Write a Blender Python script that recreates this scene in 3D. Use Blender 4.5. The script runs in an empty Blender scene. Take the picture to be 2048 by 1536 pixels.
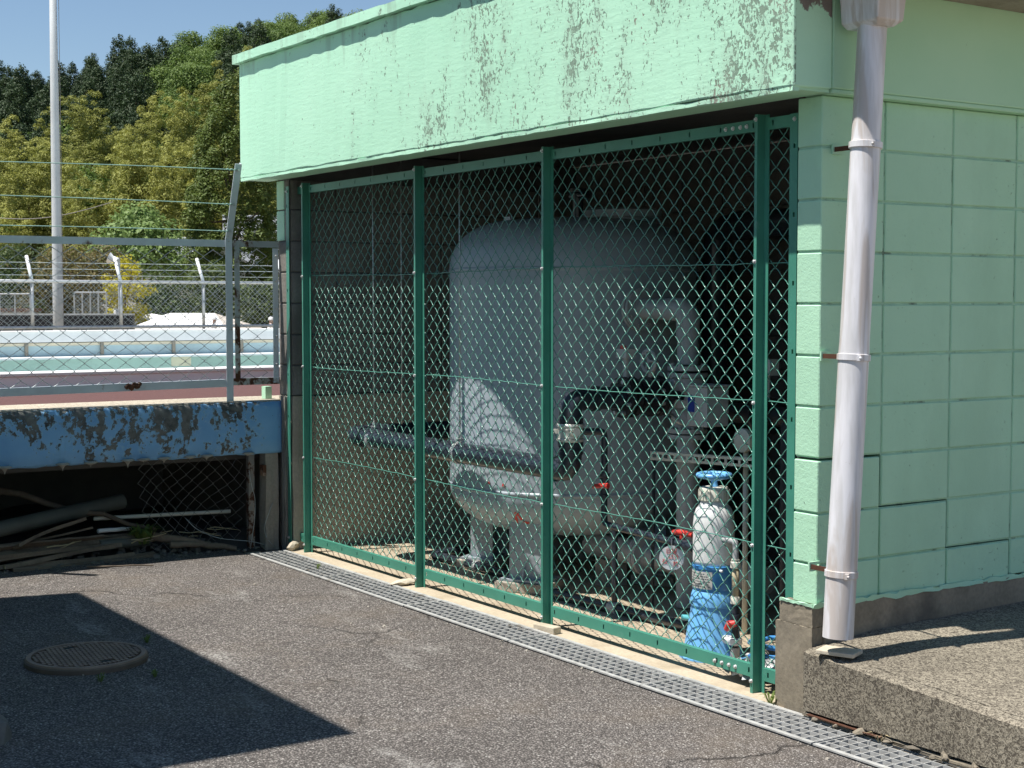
import bpy, bmesh, math, random
import numpy as np
from mathutils import Vector, Matrix
random.seed(7)
RNG = np.random.default_rng(11)
S = bpy.context.scene
COL = S.collection

# ------------------------------------------------------------------ camera
CAM_POS = Vector((4.2, -4.19, 1.58))
F_PX = 3030.0                                   # focal length for a 2048 px wide picture
PITCH = math.atan(163 / F_PX)
YAW_LEFT = math.radians(33.45)
cam_d = bpy.data.cameras.new('camera')
cam_d.sensor_width = 36.0
cam_d.lens = F_PX / 2048 * 36
cam_d.clip_start = 0.05
cam_d.clip_end = 4000
cam = bpy.data.objects.new('camera', cam_d)
cam.location = CAM_POS
cam.rotation_euler = (math.pi / 2 - PITCH, 0, math.pi / 2 - YAW_LEFT)
COL.objects.link(cam)
S.camera = cam

# ------------------------------------------------------------------ sky, sun, exposure
SUN_AZ = math.radians(77.0)                     # direction the light travels, from +X towards +Y
SUN_EL = math.radians(67.7)
world = bpy.data.worlds.new('World')
S.world = world
world.use_nodes = True
wn = world.node_tree
bg = wn.nodes['Background']
sky = wn.nodes.new('ShaderNodeTexSky')
sky.sky_type = 'NISHITA'
sky.sun_disc = False
sky.sun_elevation = SUN_EL
to_sun = Vector((-math.cos(SUN_AZ) * math.cos(SUN_EL), -math.sin(SUN_AZ) * math.cos(SUN_EL), math.sin(SUN_EL)))
sky.sun_rotation = math.atan2(to_sun.x, to_sun.y)
sky.altitude = 900
sky.air_density = 1.15
sky.dust_density = 0.0
sky.ozone_density = 3.0
wn.links.new(sky.outputs[0], bg.inputs[0])
bg.inputs[1].default_value = 0.076
sun_d = bpy.data.lights.new('sun', 'SUN')
sun_d.energy = 5.0
sun_d.angle = math.radians(0.53)
sun_d.color = (1.0, 0.955, 0.88)
sun = bpy.data.objects.new('sun', sun_d)
sun.rotation_euler = (-to_sun).to_track_quat('-Z', 'Y').to_euler()
sun.location = (0, -20, 40)
COL.objects.link(sun)
S.view_settings.view_transform = 'Standard'
S.view_settings.look = 'None'
S.view_settings.gamma = 1.0
S.view_settings.use_curve_mapping = False
S.view_settings.exposure = 0.58
S.render.engine = 'CYCLES'
S.cycles.use_denoising = True
S.cycles.max_bounces = 7
S.cycles.diffuse_bounces = 4
S.cycles.transmission_bounces = 4
S.cycles.use_adaptive_sampling = True
S.cycles.adaptive_threshold = 0.02
S.cycles.caustics_reflective = False
S.cycles.caustics_refractive = False

# horizontal frame of the view, used only to survey far things: P(px, dist) is the ground point seen under pixel column px
_vd = Vector((-math.cos(YAW_LEFT), math.sin(YAW_LEFT), 0))
_vr = Vector((math.sin(YAW_LEFT), math.cos(YAW_LEFT), 0))
def P(px, dist, z=0.0):
    v = CAM_POS + dist * (_vd + _vr * ((px - 1024) / F_PX))
    return Vector((v.x, v.y, z))
def H(py, dist):                                # height seen at pixel row py at that distance
    return 1.58 + (605 - py) / F_PX * dist

# ------------------------------------------------------------------ helpers
class MB:
    """collects shapes, builds ONE mesh object"""
    def __init__(s):
        s.v = []; s.f = []; s.m = []; s.mi = 0
    def add(s, vs, fs):
        o = len(s.v)
        s.v.extend([tuple(p) for p in vs])
        s.f.extend([tuple(i + o for i in f) for f in fs])
        s.m.extend([s.mi] * len(fs))
        return s
    def box(s, x0, x1, y0, y1, z0, z1):
        vs = [(x0,y0,z0),(x1,y0,z0),(x1,y1,z0),(x0,y1,z0),(x0,y0,z1),(x1,y0,z1),(x1,y1,z1),(x0,y1,z1)]
        return s.add(vs, [(0,3,2,1),(4,5,6,7),(0,1,5,4),(1,2,6,5),(2,3,7,6),(3,0,4,7)])
    def obox(s, c, ax, ay, az):
        """oriented box: centre and three half-axis vectors"""
        c = Vector(c); ax = Vector(ax); ay = Vector(ay); az = Vector(az)
        vs = [c + ax*i + ay*j + az*k for k in (-1,1) for j in (-1,1) for i in (-1,1)]
        return s.add(vs, [(0,2,3,1),(4,5,7,6),(0,1,5,4),(1,3,7,5),(3,2,6,7),(2,0,4,6)])
    def prism(s, poly, z0, z1):
        n = len(poly)
        vs = [(x,y,z0) for x,y in poly] + [(x,y,z1) for x,y in poly]
        fs = [tuple(range(n-1,-1,-1)), tuple(range(n,2*n))] + [(i,(i+1)%n,n+(i+1)%n,n+i) for i in range(n)]
        return s.add(vs, fs)
    def tube(s, path, r, n=8, cap=True):
        path = [Vector(p) for p in path]
        rs = r if isinstance(r, (list, tuple)) else [r] * len(path)
        vs = []; up = None
        for i, p in enumerate(path):
            t = (path[min(i+1,len(path)-1)] - path[max(i-1,0)])
            t = t.normalized() if t.length > 1e-9 else Vector((0,0,1))
            if up is None:
                up = Vector((0,0,1)) if abs(t.z) < .9 else Vector((1,0,0))
            a = (up - t * up.dot(t))
            a = a.normalized() if a.length > 1e-6 else t.orthogonal().normalized()
            up = a; b = t.cross(a)
            for k in range(n):
                g = 2*math.pi*k/n
                vs.append(p + (a*math.cos(g) + b*math.sin(g)) * rs[i])
        fs = []
        for i in range(len(path)-1):
            for k in range(n):
                k2 = (k+1) % n
                fs.append((i*n+k, (i+1)*n+k, (i+1)*n+k2, i*n+k2))
        if cap:
            fs.append(tuple(range(n))); fs.append(tuple(range((len(path)-1)*n+n-1, (len(path)-1)*n-1, -1)))
        return s.add(vs, fs)
    def lathe(s, prof, c=(0,0,0), n=24, axis='Z'):
        vs = []
        c = Vector(c)
        for r, h in prof:
            for k in range(n):
                g = 2*math.pi*k/n
                a, b = r*math.cos(g), r*math.sin(g)
                q = (a,b,h) if axis == 'Z' else ((h,a,b) if axis == 'X' else (b,h,a))
                vs.append(c + Vector(q))
        fs = []
        for i in range(len(prof)-1):
            for k in range(n):
                k2 = (k+1) % n
                fs.append((i*n+k, i*n+k2, (i+1)*n+k2, (i+1)*n+k))
        if prof[0][0] > 1e-6: fs.append(tuple(range(n-1,-1,-1)))
        if prof[-1][0] > 1e-6: fs.append(tuple(range((len(prof)-1)*n, len(prof)*n)))
        return s.add(vs, fs)
    def mesh(s, name, mats, smooth=False):
        me = bpy.data.meshes.new(name)
        me.from_pydata(s.v, [], s.f)
        if not isinstance(mats, (list, tuple)): mats = [mats]
        for m in mats: me.materials.append(m)
        if any(s.m): me.polygons.foreach_set('material_index', s.m)
        me.update()
        if smooth is True:
            me.polygons.foreach_set('use_smooth', [True]*len(me.polygons))
        elif smooth:
            me.polygons.foreach_set('use_smooth', [True]*len(me.polygons))
            me.set_sharp_from_angle(angle=math.radians(smooth))
        return me
    def build(s, name, mats, parent=None, smooth=False, bevel=0, loc=None):
        me = s.mesh(name, mats, smooth)
        return obj(name, me, parent, bevel, loc)

def obj(name, me, parent=None, bevel=0, loc=None):
    o = bpy.data.objects.new(name, me)
    COL.objects.link(o)
    if parent is not None:
        o.parent = parent
        if loc is None and parent.get('_base'):
            o.matrix_parent_inverse = Matrix.Translation(-Vector(parent['_base']))
    if loc is not None: o.location = loc
    if bevel:
        b = o.modifiers.new('bevel', 'BEVEL')
        b.width = bevel; b.segments = 2; b.limit_method = 'ANGLE'; b.angle_limit = math.radians(40)
    return o
def tag(o, label=None, cat=None, group=None, kind=None):
    if label: o['label'] = label
    if cat: o['category'] = cat
    if group: o['group'] = group
    if kind: o['kind'] = kind
    return o
def thing(name, label, cat, loc=(0,0,0), group=None, rz=0.0):
    """an Empty at the thing's base; parts are built in world coordinates when loc is their base"""
    o = bpy.data.objects.new(name, None)
    o.empty_display_size = 0.1
    COL.objects.link(o)
    o.location = loc
    if tuple(loc) != (0,0,0): o['_base'] = tuple(loc)
    o.rotation_euler = (0,0,rz)
    return tag(o, label, cat, group)
def arc(c, a, b, r, a0, a1, n=8):
    """points on a circle: centre c, unit axes a, b"""
    c = Vector(c); a = Vector(a); b = Vector(b)
    return [c + (a*math.cos(math.radians(a0+(a1-a0)*i/n)) + b*math.sin(math.radians(a0+(a1-a0)*i/n)))*r for i in range(n+1)]
def bend(points, r, n=6):
    """polyline with rounded corners"""
    pts = [Vector(p) for p in points]
    out = [pts[0]]
    for i in range(1, len(pts)-1):
        p, q, w = pts[i-1], pts[i], pts[i+1]
        u = (p-q).normalized(); v = (w-q).normalized()
        rr = min(r, (p-q).length*.49, (w-q).length*.49)
        a = q + u*rr; b = q + v*rr
        for k in range(n+1):
            t = k/n
            out.append(a*(1-t)**2 + q*2*t*(1-t) + b*t*t)
    out.append(pts[-1])
    return out

# ------------------------------------------------------------------ materials
class NT:
    def __init__(s, name):
        s.mat = bpy.data.materials.new(name); s.mat.use_nodes = True
        s.t = s.mat.node_tree; s.b = s.t.nodes['Principled BSDF']
        s.pos = s.t.nodes.new('ShaderNodeNewGeometry').outputs['Position']     # patterns sit in world space
    def n(s, typ, **kw):
        x = s.t.nodes.new(typ)
        for k, v in kw.items(): setattr(x, k, v)
        return x
    def l(s, a, b): s.t.links.new(a, b)
    def coord(s, scale=(1,1,1)):
        m = s.n('ShaderNodeMapping'); m.inputs['Scale'].default_value = scale
        s.l(s.pos, m.inputs[0]); return m.outputs[0]
    def noise(s, scale, detail=4, rough=.55, vec=None, dist=0.0):
        x = s.n('ShaderNodeTexNoise'); x.inputs['Scale'].default_value = scale
        x.inputs['Detail'].default_value = detail; x.inputs['Roughness'].default_value = rough
        x.inputs['Distortion'].default_value = dist
        s.l(vec if vec is not None else s.coord(), x.inputs['Vector']); return x.outputs['Fac']
    def voro(s, scale, vec=None, out='Distance', feature='F1', rnd=1.0):
        x = s.n('ShaderNodeTexVoronoi', feature=feature); x.inputs['Scale'].default_value = scale
        x.inputs['Randomness'].default_value = rnd
        s.l(vec if vec is not None else s.coord(), x.inputs['Vector']); return x.outputs[out]
    def ramp(s, fac, stops, interp='LINEAR'):
        r = s.n('ShaderNodeValToRGB'); r.color_ramp.interpolation = interp
        e = r.color_ramp.elements
        while len(e) < len(stops): e.new(.5)
        for i, (p, c) in enumerate(stops):
            e[i].position = p
            e[i].color = (c, c, c, 1) if not isinstance(c, (tuple, list)) else (*c, 1)
        s.l(fac, r.inputs[0]); return r.outputs[0]
    def mix(s, fac, a, b, blend='MIX'):
        m = s.n('ShaderNodeMix', data_type='RGBA', blend_type=blend)
        for idx, v in ((0, fac), (6, a), (7, b)):
            if isinstance(v, (int, float)): m.inputs[idx].default_value = v if idx == 0 else (v, v, v, 1)
            elif isinstance(v, tuple): m.inputs[idx].default_value = (*v, 1)
            else: s.l(v, m.inputs[idx])
        return m.outputs[2]
    def math(s, op, a, b=None, clamp=False):
        m = s.n('ShaderNodeMath', operation=op, use_clamp=clamp)
        for i, v in enumerate((a, b)):
            if v is None: continue
            if isinstance(v, (int, float)): m.inputs[i].default_value = v
            else: s.l(v, m.inputs[i])
        return m.outputs[0]
    def axis(s, k):
        x = s.n('ShaderNodeSeparateXYZ'); s.l(s.pos, x.inputs[0]); return x.outputs[k]
    def bump(s, h, strength=.5, dist=.01, prev=None):
        b = s.n('ShaderNodeBump'); b.inputs['Strength'].default_value = strength; b.inputs['Distance'].default_value = dist
        s.l(h, b.inputs['Height'])
        if prev is not None: s.l(prev, b.inputs['Normal'])
        s.l(b.outputs[0], s.b.inputs['Normal']); return b.outputs[0]
    def base(s, c):
        if isinstance(c, tuple): s.b.inputs['Base Color'].default_value = (*c, 1)
        else: s.l(c, s.b.inputs['Base Color'])
        return s
    def set(s, rough=None, metal=None, spec=None):
        if rough is not None:
            if isinstance(rough, (int, float)): s.b.inputs['Roughness'].default_value = rough
            else: s.l(rough, s.b.inputs['Roughness'])
        if metal is not None: s.b.inputs['Metallic'].default_value = metal
        if spec is not None: s.b.inputs['Specular IOR Level'].default_value = spec
        return s

def simple(name, col, rough=.6, var=.12, scale=8, bump=0.0, bscale=80, metal=0, dirt=None, spec=None):
    t = NT(name)
    n1 = t.noise(scale, 5)
    lo = tuple(max(0, c*(1-var)) for c in col); hi = tuple(min(1, c*(1+var)) for c in col)
    c = t.mix(t.ramp(n1, [(.3, 0.0), (.7, 1.0)]), lo, hi)
    if dirt:
        dcol, thr, dsc = dirt
        m = t.ramp(t.noise(dsc, 6, .65), [(thr, 0.0), (min(thr+.1, 1), 1.0)])
        c = t.mix(m, c, dcol)
    t.base(c).set(rough, metal, spec)
    if bump: t.bump(t.noise(bscale, 3), bump, .004)
    return t.mat

def mat_beam():
    t = NT('green_render_paint')
    v = t.coord()
    big = t.noise(1.3, 5, .6)
    col = t.mix(t.ramp(big, [(.3, 0.0), (.75, 1.0)]), (.42,.73,.53), (.49,.79,.59))
    # flaking patches: small flakes inside patches that run down the wall, more towards the right end
    patch = t.noise(1.6, 3, .6, t.coord((1.0, 1.0, .55)))
    patch2 = t.noise(5.0, 3, .6, t.coord((1.4, 1, .45)))
    x = t.axis(0)
    right = t.math('MULTIPLY_ADD', x, .035); right.node.inputs[2].default_value = .17
    pm = t.math('ADD', t.math('ADD', t.math('MULTIPLY', patch, .60), t.math('MULTIPLY', patch2, .45)), right)
    pm = t.ramp(pm, [(.60, 0.0), (.78, 1.0)])
    fl = t.noise(62, 4, .60, t.coord((1, 1, .70)), .7)
    thr = t.math('ADD', t.math('SUBTRACT', fl, .010), t.math('MULTIPLY', pm, .185))
    front = t.math('LESS_THAN', t.axis(1), -.187)
    flake = t.math('MULTIPLY', t.ramp(thr, [(.66, 0.0), (.69, 1.0)]), front)
    under = t.mix(t.ramp(t.noise(4, 4), [(.56, 0.0), (.68, 1.0)]), (.19,.275,.205), (.27,.225,.19))
    col = t.mix(flake, col, under)
    # stains down from the top edge
    st = t.noise(7, 4, .6, t.coord((1, 1, .10)))
    z = t.axis(2)
    top = t.ramp(t.math('ADD', t.math('MULTIPLY', t.math('SUBTRACT', z, 2.5), 1.0), t.math('MULTIPLY', t.math('SUBTRACT', st, .5), 2.2)), [(.72, 0.0), (1.0, 1.0)])
    col = t.mix(t.math('MULTIPLY', top, .45), col, (.23,.30,.22))
    mil = t.math('MULTIPLY', t.math('MULTIPLY', pm, front), t.ramp(t.noise(11, 5, .65, t.coord((1,1,.4))), [(.40, 0.0), (.65, 1.0)]))
    col = t.mix(t.math('MULTIPLY', mil, .42), col, (.30,.40,.31))
    endbare = t.math('MULTIPLY', t.math('GREATER_THAN', x, .042), t.ramp(t.math('SUBTRACT', t.math('ADD', z, t.math('MULTIPLY', t.math('SUBTRACT', t.noise(5, 6, .65), .5), .5)), 2.0), [(.64, 0.0), (.655, 1.0)]))
    col = t.mix(endbare, col, t.mix(t.noise(9, 5), (.13,.11,.10), (.24,.21,.19)))
    t.base(col).set(.75)
    wavy = t.noise(9, 4, .6, t.coord((1, 1, 6)))
    b1 = t.bump(wavy, .20, .007)
    b2 = t.bump(t.noise(70, 3, .6), .25, .004, b1)
    t.bump(flake, .6, -.003, b2)
    return t.mat

def mat_side_beam():
    """same paint, unpainted concrete showing along the top"""
    t = NT('green_paint_bare_top')
    col = t.mix(t.ramp(t.noise(2, 5), [(.3, 0.0), (.75, 1.0)]), (.39,.66,.45), (.45,.71,.50))
    z = t.axis(2)
    zz = t.math('ADD', z, t.math('MULTIPLY', t.math('SUBTRACT', t.noise(3.4, 6, .62), .5), .62))
    y = t.axis(1)
    bare = t.ramp(t.math('SUBTRACT', zz, 2.06), [(.86, 0.0), (.875, 1.0)])
    ed = t.ramp(t.noise(11, 6, .68), [(.69, 0.0), (.71, 1.0)])
    col = t.mix(bare, col, t.mix(t.noise(8, 5), (.16,.145,.125), (.27,.25,.22)))
    col = t.mix(t.math('MULTIPLY', ed, .5), col, (.30,.42,.30))
    t.base(col).set(.75)
    b = t.bump(t.noise(60, 3, .6), .25, .004)
    t.bump(t.math('SUBTRACT', 1.0, bare), .5, .004, b)
    return t.mat

def mat_block():
    t = NT('green_block_paint')
    rnd = t.n('ShaderNodeObjectInfo').outputs['Random']
    col = t.mix(t.ramp(t.noise(2.2, 5), [(.3, 0.0), (.75, 1.0)]), (.40,.67,.47), (.46,.73,.53))
    col = t.mix(t.math('MULTIPLY', rnd, .40), col, (.37,.62,.45))
    pores = t.ramp(t.noise(62, 4, .7), [(.645, 0.0), (.70, 1.0)])
    pm = t.ramp(t.noise(3.0, 4), [(.44, 0.0), (.62, 1.0)])
    col = t.mix(t.math('MULTIPLY', t.ramp(t.noise(1.7, 6, .66, t.coord((1,1,.5))), [(.48, 0.0), (.66, 1.0)]), .5), col, (.34,.56,.39))
    pores = t.math('MULTIPLY', pores, pm)
    col = t.mix(t.math('MULTIPLY', pores, .8), col, (.14,.21,.15))
    t.base(col).set(.7)
    b = t.bump(t.noise(95, 4, .65), .50, .004)
    b = t.bump(t.noise(26, 3, .6), .25, .006, b)
    t.bump(pores, .8, -.005, b)
    return t.mat

def mat_asphalt():
    t = NT('asphalt_worn')
    v = t.coord()
    agg = t.n('ShaderNodeTexVoronoi'); agg.inputs['Scale'].default_value = 120
    t.l(v, agg.inputs['Vector'])
    cellv = t.n('ShaderNodeSeparateColor'); t.l(agg.outputs['Color'], cellv.inputs[0])
    stone = t.ramp(cellv.outputs[0], [(.0, (.128,.115,.107)), (.45, (.216,.194,.180)), (.8, (.290,.262,.243)), (.95, (.38,.35,.325)), (1.0, (.52,.50,.465))])
    gap = t.ramp(agg.outputs['Distance'], [(.28, 1.08), (.60, .36)])
    col = t.mix(1.0, stone, gap, 'MULTIPLY')
    big = t.ramp(t.noise(.8, 5, .6), [(.3, .82), (.7, 1.16)])
    col = t.mix(1.0, col, big, 'MULTIPLY')
    # pale mineral scuffs with shapes of their own
    sc = t.math('MULTIPLY', t.ramp(t.noise(1.5, 5, .65, t.coord((1, 2.4, 1))), [(.575, 0.0), (.69, 1.0)]), t.ramp(t.noise(60, 3), [(.42, 0.0), (.6, 1.0)]))
    col = t.mix(t.math('MULTIPLY', sc, .75), col, (.40,.385,.36))
    ye = t.math('MULTIPLY', t.ramp(t.noise(2.1, 5, .65, t.coord((1, 1.6, 1.3))), [(.70, 0.0), (.76, 1.0)]), t.ramp(t.noise(75, 3), [(.45, 0.0), (.6, 1.0)]))
    col = t.mix(t.math('MULTIPLY', ye, .7), col, (.42,.35,.20))
    # brown dirt worked into the surface, and old cracks
    di = t.ramp(t.noise(.9, 6, .68), [(.50, 0.0), (.66, 1.0)])
    col = t.mix(t.math('MULTIPLY', di, .38), col, (.17,.135,.10))
    oil = t.ramp(t.noise(1.3, 4, .6, t.coord((1.2, .8, 1))), [(.66, 0.0), (.74, 1.0)])
    col = t.mix(t.math('MULTIPLY', oil, .35), col, (.07,.065,.06))
    wob = t.n('ShaderNodeTexNoise'); wob.inputs['Scale'].default_value = 3.0; wob.inputs['Detail'].default_value = 5
    t.l(v, wob.inputs['Vector'])
    wv = t.n('ShaderNodeVectorMath', operation='MULTIPLY_ADD'); t.l(wob.outputs['Color'], wv.inputs[0]); wv.inputs[1].default_value = (.5, .5, 0); t.l(v, wv.inputs[2])
    ce = t.n('ShaderNodeTexVoronoi', feature='DISTANCE_TO_EDGE'); ce.inputs['Scale'].default_value = .42; t.l(wv.outputs[0], ce.inputs['Vector'])
    crack = t.math('MULTIPLY', t.ramp(ce.outputs['Distance'], [(.0025, 1.0), (.0055, 0.0)]), t.ramp(t.noise(.9, 3), [(.50, 0.0), (.56, 1.0)]))
    col = t.mix(t.math('MULTIPLY', crack, .85), col, (.025,.022,.02))
    t.base(col).set(.9, spec=.25)
    b = t.bump(gap, .9, .006)
    b = t.bump(crack, .8, -.01, b)
    t.bump(t.noise(14, 4), .3, .01, b)
    return t.mat

def mat_aggregate(name, dark, light, scale=95):
    """weathered concrete with washed-out fines: worm-like light and dark grain"""
    t = NT(name)
    n = t.noise(scale, 2, .5, None, 1.4)
    big = t.noise(1.6, 5, .6)
    f = t.ramp(n, [(.40, 0.0), (.60, 1.0)])
    col = t.mix(f, dark, light)
    col = t.mix(1.0, col, t.ramp(big, [(.3, .72), (.7, 1.12)]), 'MULTIPLY')
    st = t.ramp(t.noise(4.5, 5, .6), [(.60, 0.0), (.75, 1.0)])
    col = t.mix(t.math('MULTIPLY', st, .45), col, tuple(c*.55 for c in dark))
    t.base(col).set(.9, spec=.3)
    t.bump(n, .5, .006)
    return t.mat

def mat_concrete(name, a, b, stain=None, bscale=70, streak=False, bs=.3):
    t = NT(name)
    col = t.mix(t.ramp(t.noise(3, 6, .6), [(.3, 0.0), (.72, 1.0)]), a, b)
    col = t.mix(1.0, col, t.ramp(t.noise(60, 3), [(.25, .84), (.75, 1.12)]), 'MULTIPLY')
    if stain:
        sv = t.coord((1, 1, .18)) if streak else None
        m = t.ramp(t.noise(2.6, 6, .66, sv), [(.50, 0.0), (.68, 1.0)])
        col = t.mix(t.math('MULTIPLY', m, .8), col, stain)
    t.base(col).set(.88, spec=.3)
    b1 = t.bump(t.noise(bscale, 4, .65), bs, .005)
    t.bump(t.noise(9, 4), .25, .012, b1)
    return t.mat

def mat_blue_peel():
    t = NT('blue_peeling_paint')
    v = t.coord()
    dirt_v = t.coord((1, 1, .55))
    col = t.mix(t.ramp(t.noise(4, 5), [(.3, 0.0), (.7, 1.0)]), (.14,.34,.62), (.22,.45,.71))
    z = t.axis(2)
    y = t.axis(1)
    up = t.math('MULTIPLY', t.math('SUBTRACT', z, .80), .34)
    ye = t.math('MULTIPLY', t.math('MAXIMUM', t.math('ADD', t.math('ADD', y, .30), t.math('MULTIPLY', t.math('SUBTRACT', t.noise(5, 3), .5), .4)), 0.0), -.55)
    nz = t.noise(5.5, 7, .70, dirt_v, .5)
    nf = t.noise(24, 5, .7)
    s = t.math('ADD', t.math('ADD', t.math('MULTIPLY', nz, .62), t.math('MULTIPLY', nf, .38)), t.math('ADD', up, ye))
    halo = t.ramp(s, [(.472, 0.0), (.492, 1.0)])
    bare = t.ramp(s, [(.495, 0.0), (.515, 1.0)])
    bare_c = t.mix(t.ramp(t.noise(13, 6, .7), [(.35, 0.0), (.65, 1.0)]), (.045,.05,.05), (.19,.19,.175))
    col = t.mix(halo, col, (.27,.48,.68))
    alg = t.ramp(t.noise(3.2, 5, .6, t.coord((1,1,.25))), [(.52, 0.0), (.66, 1.0)])
    col = t.mix(t.math('MULTIPLY', alg, .55), col, (.10,.20,.23))
    col = t.mix(bare, col, bare_c)
    spots = t.ramp(t.noise(48, 3, .6), [(.70, 0.0), (.725, 1.0)])
    col = t.mix(spots, col, (.02,.025,.025))
    # pale lime streaks below cracks
    ls = t.noise(3.1, 3, .55, t.coord((1, 1, .06)))
    lm = t.math('MULTIPLY', t.ramp(ls, [(.63, 0.0), (.66, 1.0)]), t.ramp(t.math('SUBTRACT', z, .6), [(.05, 1.0), (.24, .0)]))
    col = t.mix(lm, col, (.31,.30,.265))
    t.base(col).set(.62)
    b = t.bump(t.noise(80, 3), .2, .003)
    t.bump(bare, .7, -.004, b)
    return t.mat

def mat_rusty(name, col, amount=.60, rust=(.115,.045,.022)):
    t = NT(name)
    c = t.mix(t.ramp(t.noise(5, 5), [(.3, 0.0), (.7, 1.0)]), tuple(k*.86 for k in col), tuple(min(1,k*1.08) for k in col))
    n = t.noise(9, 6, .68)
    m = t.ramp(n, [(amount, 0.0), (amount+.05, 1.0)])
    c = t.mix(t.ramp(n, [(amount-.05, 0.0), (amount, .6)]), c, (.30,.24,.19))
    rc = t.mix(t.noise(40, 4), tuple(k*.45 for k in rust), rust)
    c = t.mix(m, c, rc)
    t.base(c)
    t.set(t.ramp(m, [(0, .42), (1, .9)]))
    t.bump(m, .5, .002)
    return t.mat

def mat_leaf(name, a, b, trans=.35, rough=.6):
    t = NT(name)
    g = t.n('ShaderNodeNewGeometry')
    oi = t.n('ShaderNodeObjectInfo')
    f = t.math('MULTIPLY_ADD', g.outputs['Random Per Island'], .55)
    f.node.inputs[2].default_value = 0
    f2 = t.math('ADD', f, t.math('MULTIPLY', oi.outputs['Random'], .45))
    c = t.mix(f2, a, b)
    t.base(c).set(rough, spec=.35)
    tr = t.n('ShaderNodeBsdfTranslucent'); t.l(c, tr.inputs['Color'])
    mx = t.n('ShaderNodeMixShader'); mx.inputs[0].default_value = trans
    t.l(t.b.outputs[0], mx.inputs[1]); t.l(tr.outputs[0], mx.inputs[2])
    t.l(mx.outputs[0], t.t.nodes['Material Output'].inputs[0])
    return t.mat

M = {}
M['beam'] = mat_beam()
M['side_beam'] = mat_side_beam()
M['block'] = mat_block()
M['mortar'] = simple('green_mortar', (.33,.54,.39), .8, .15, 12, .3, 60, dirt=((.15,.22,.16), .56, 7))
M['asphalt'] = mat_asphalt()
M['platform'] = mat_aggregate('washed_concrete', (.085,.072,.056), (.30,.265,.205), 85)
M['base'] = mat_concrete('base_concrete', (.20,.17,.125), (.30,.26,.20), (.10,.09,.075))
M['floor'] = mat_concrete('sill_concrete', (.40,.335,.245), (.53,.45,.34), (.31,.245,.17), bs=.25)
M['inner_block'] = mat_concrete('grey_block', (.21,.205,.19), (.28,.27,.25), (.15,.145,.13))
M['inner_mortar'] = simple('grey_mortar', (.13,.125,.12), .9)
M['inner_low'] = mat_concrete('retaining_concrete', (.37,.335,.275), (.46,.415,.34), (.30,.265,.21))
M['back_block'] = mat_concrete('shaded_grey_block', (.11,.105,.10), (.16,.155,.145), (.07,.068,.062))  # grey block colour darkened so the back wall reads as deep shade
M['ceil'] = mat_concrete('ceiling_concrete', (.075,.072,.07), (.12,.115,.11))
M['dirty'] = mat_concrete('dirty_concrete', (.14,.13,.12), (.25,.235,.21), (.06,.058,.05), streak=True)
M['pillar'] = mat_concrete('pillar_concrete', (.27,.24,.20), (.35,.32,.27), (.20,.17,.14), streak=True)
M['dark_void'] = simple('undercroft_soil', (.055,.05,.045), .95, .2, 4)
M['trench'] = simple('channel_concrete', (.10,.095,.088), .95, .2, 5)
M['galv'] = simple('galvanised_steel', (.52,.53,.53), .42, .12, 30, 0, metal=.55)
M['grate'] = simple('weathered_grating', (.47,.47,.455), .5, .2, 20, 0, metal=.2, dirt=((.22,.19,.15), .62, 6))
M['green_steel'] = simple('green_coated_steel', (.055,.235,.172), .42, .10, 5, .05, 60, dirt=((.10,.27,.21), .63, 7))
M['green_wire'] = simple('green_coated_wire', (.098,.285,.225), .22, .05, 6, 0)
M['bolt'] = simple('bolt_zinc', (.62,.62,.62), .35, .1, 20, metal=.6)
M['slot'] = simple('slot_shade', (.02,.03,.025), .9)
M['pvc_white'] = None
M['pipe_grey'] = simple('grey_pipe', (.40,.41,.42), .45, .1, 5, dirt=((.28,.26,.24), .66, 4))
M['tank'] = simple('tank_paint', (.37,.425,.475), .36, .05, 2, .05, 140, dirt=((.31,.33,.34), .70, 5))
M['tank_leg'] = simple('tank_leg_paint', (.33,.37,.41), .45, .08, 4)
M['dark_pvc'] = simple('dark_pvc', (.030,.036,.048), .28, .2, 6, dirt=((.08,.085,.09), .66, 5))
M['alu'] = simple('cast_aluminium', (.66,.65,.60), .38, .12, 14, .2, 60, metal=.45)
M['blue_plastic'] = simple('blue_plastic', (.17,.46,.82), .35, .05, 3)
M['blue_dark'] = simple('blue_band', (.05,.23,.52), .35, .05, 3)
M['white_plastic'] = simple('white_plastic', (.75,.76,.76), .35, .05, 3, dirt=((.62,.61,.57), .68, 4))
M['ivory'] = simple('ivory_plastic', (.66,.64,.55), .4, .06, 3)
M['red_plastic'] = simple('red_plastic', (.62,.05,.04), .38, .08, 6)
M['teal_plastic'] = simple('teal_plastic', (.10,.40,.45), .4)
M['grey_box'] = simple('grey_box_paint', (.46,.46,.45), .45, .05, 4)
M['black'] = simple('black_rubber', (.02,.02,.022), .5, .2, 8)
M['label_paper'] = simple('printed_label', (.50,.49,.47), .6, .2, 60)
M['blue_label'] = simple('blue_label', (.02,.05,.30), .5)
M['red_ink'] = simple('red_ink', (.60,.06,.05), .6, .1, 30)
M['clear'] = simple('amber_tube', (.42,.36,.24), .2, .1, 5)
M['blue_slab'] = mat_blue_peel()
M['slab_edge'] = mat_aggregate('slab_edge_concrete', (.33,.29,.22), (.56,.50,.40), 60)
M['rubber'] = simple('red_rubber_deck', (.105,.046,.040), .9, .25, 60, .4, 120)
M['lime'] = simple('lime_crust', (.34,.33,.29), .9, .15, 30, .5, 60)
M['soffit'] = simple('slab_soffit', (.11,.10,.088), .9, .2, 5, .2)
M['fence_paint'] = mat_rusty('pale_blue_fence_paint', (.58,.64,.68), .645)
M['fence_rust'] = mat_rusty('rusted_fence_paint', (.40,.43,.43), .53)
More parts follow.
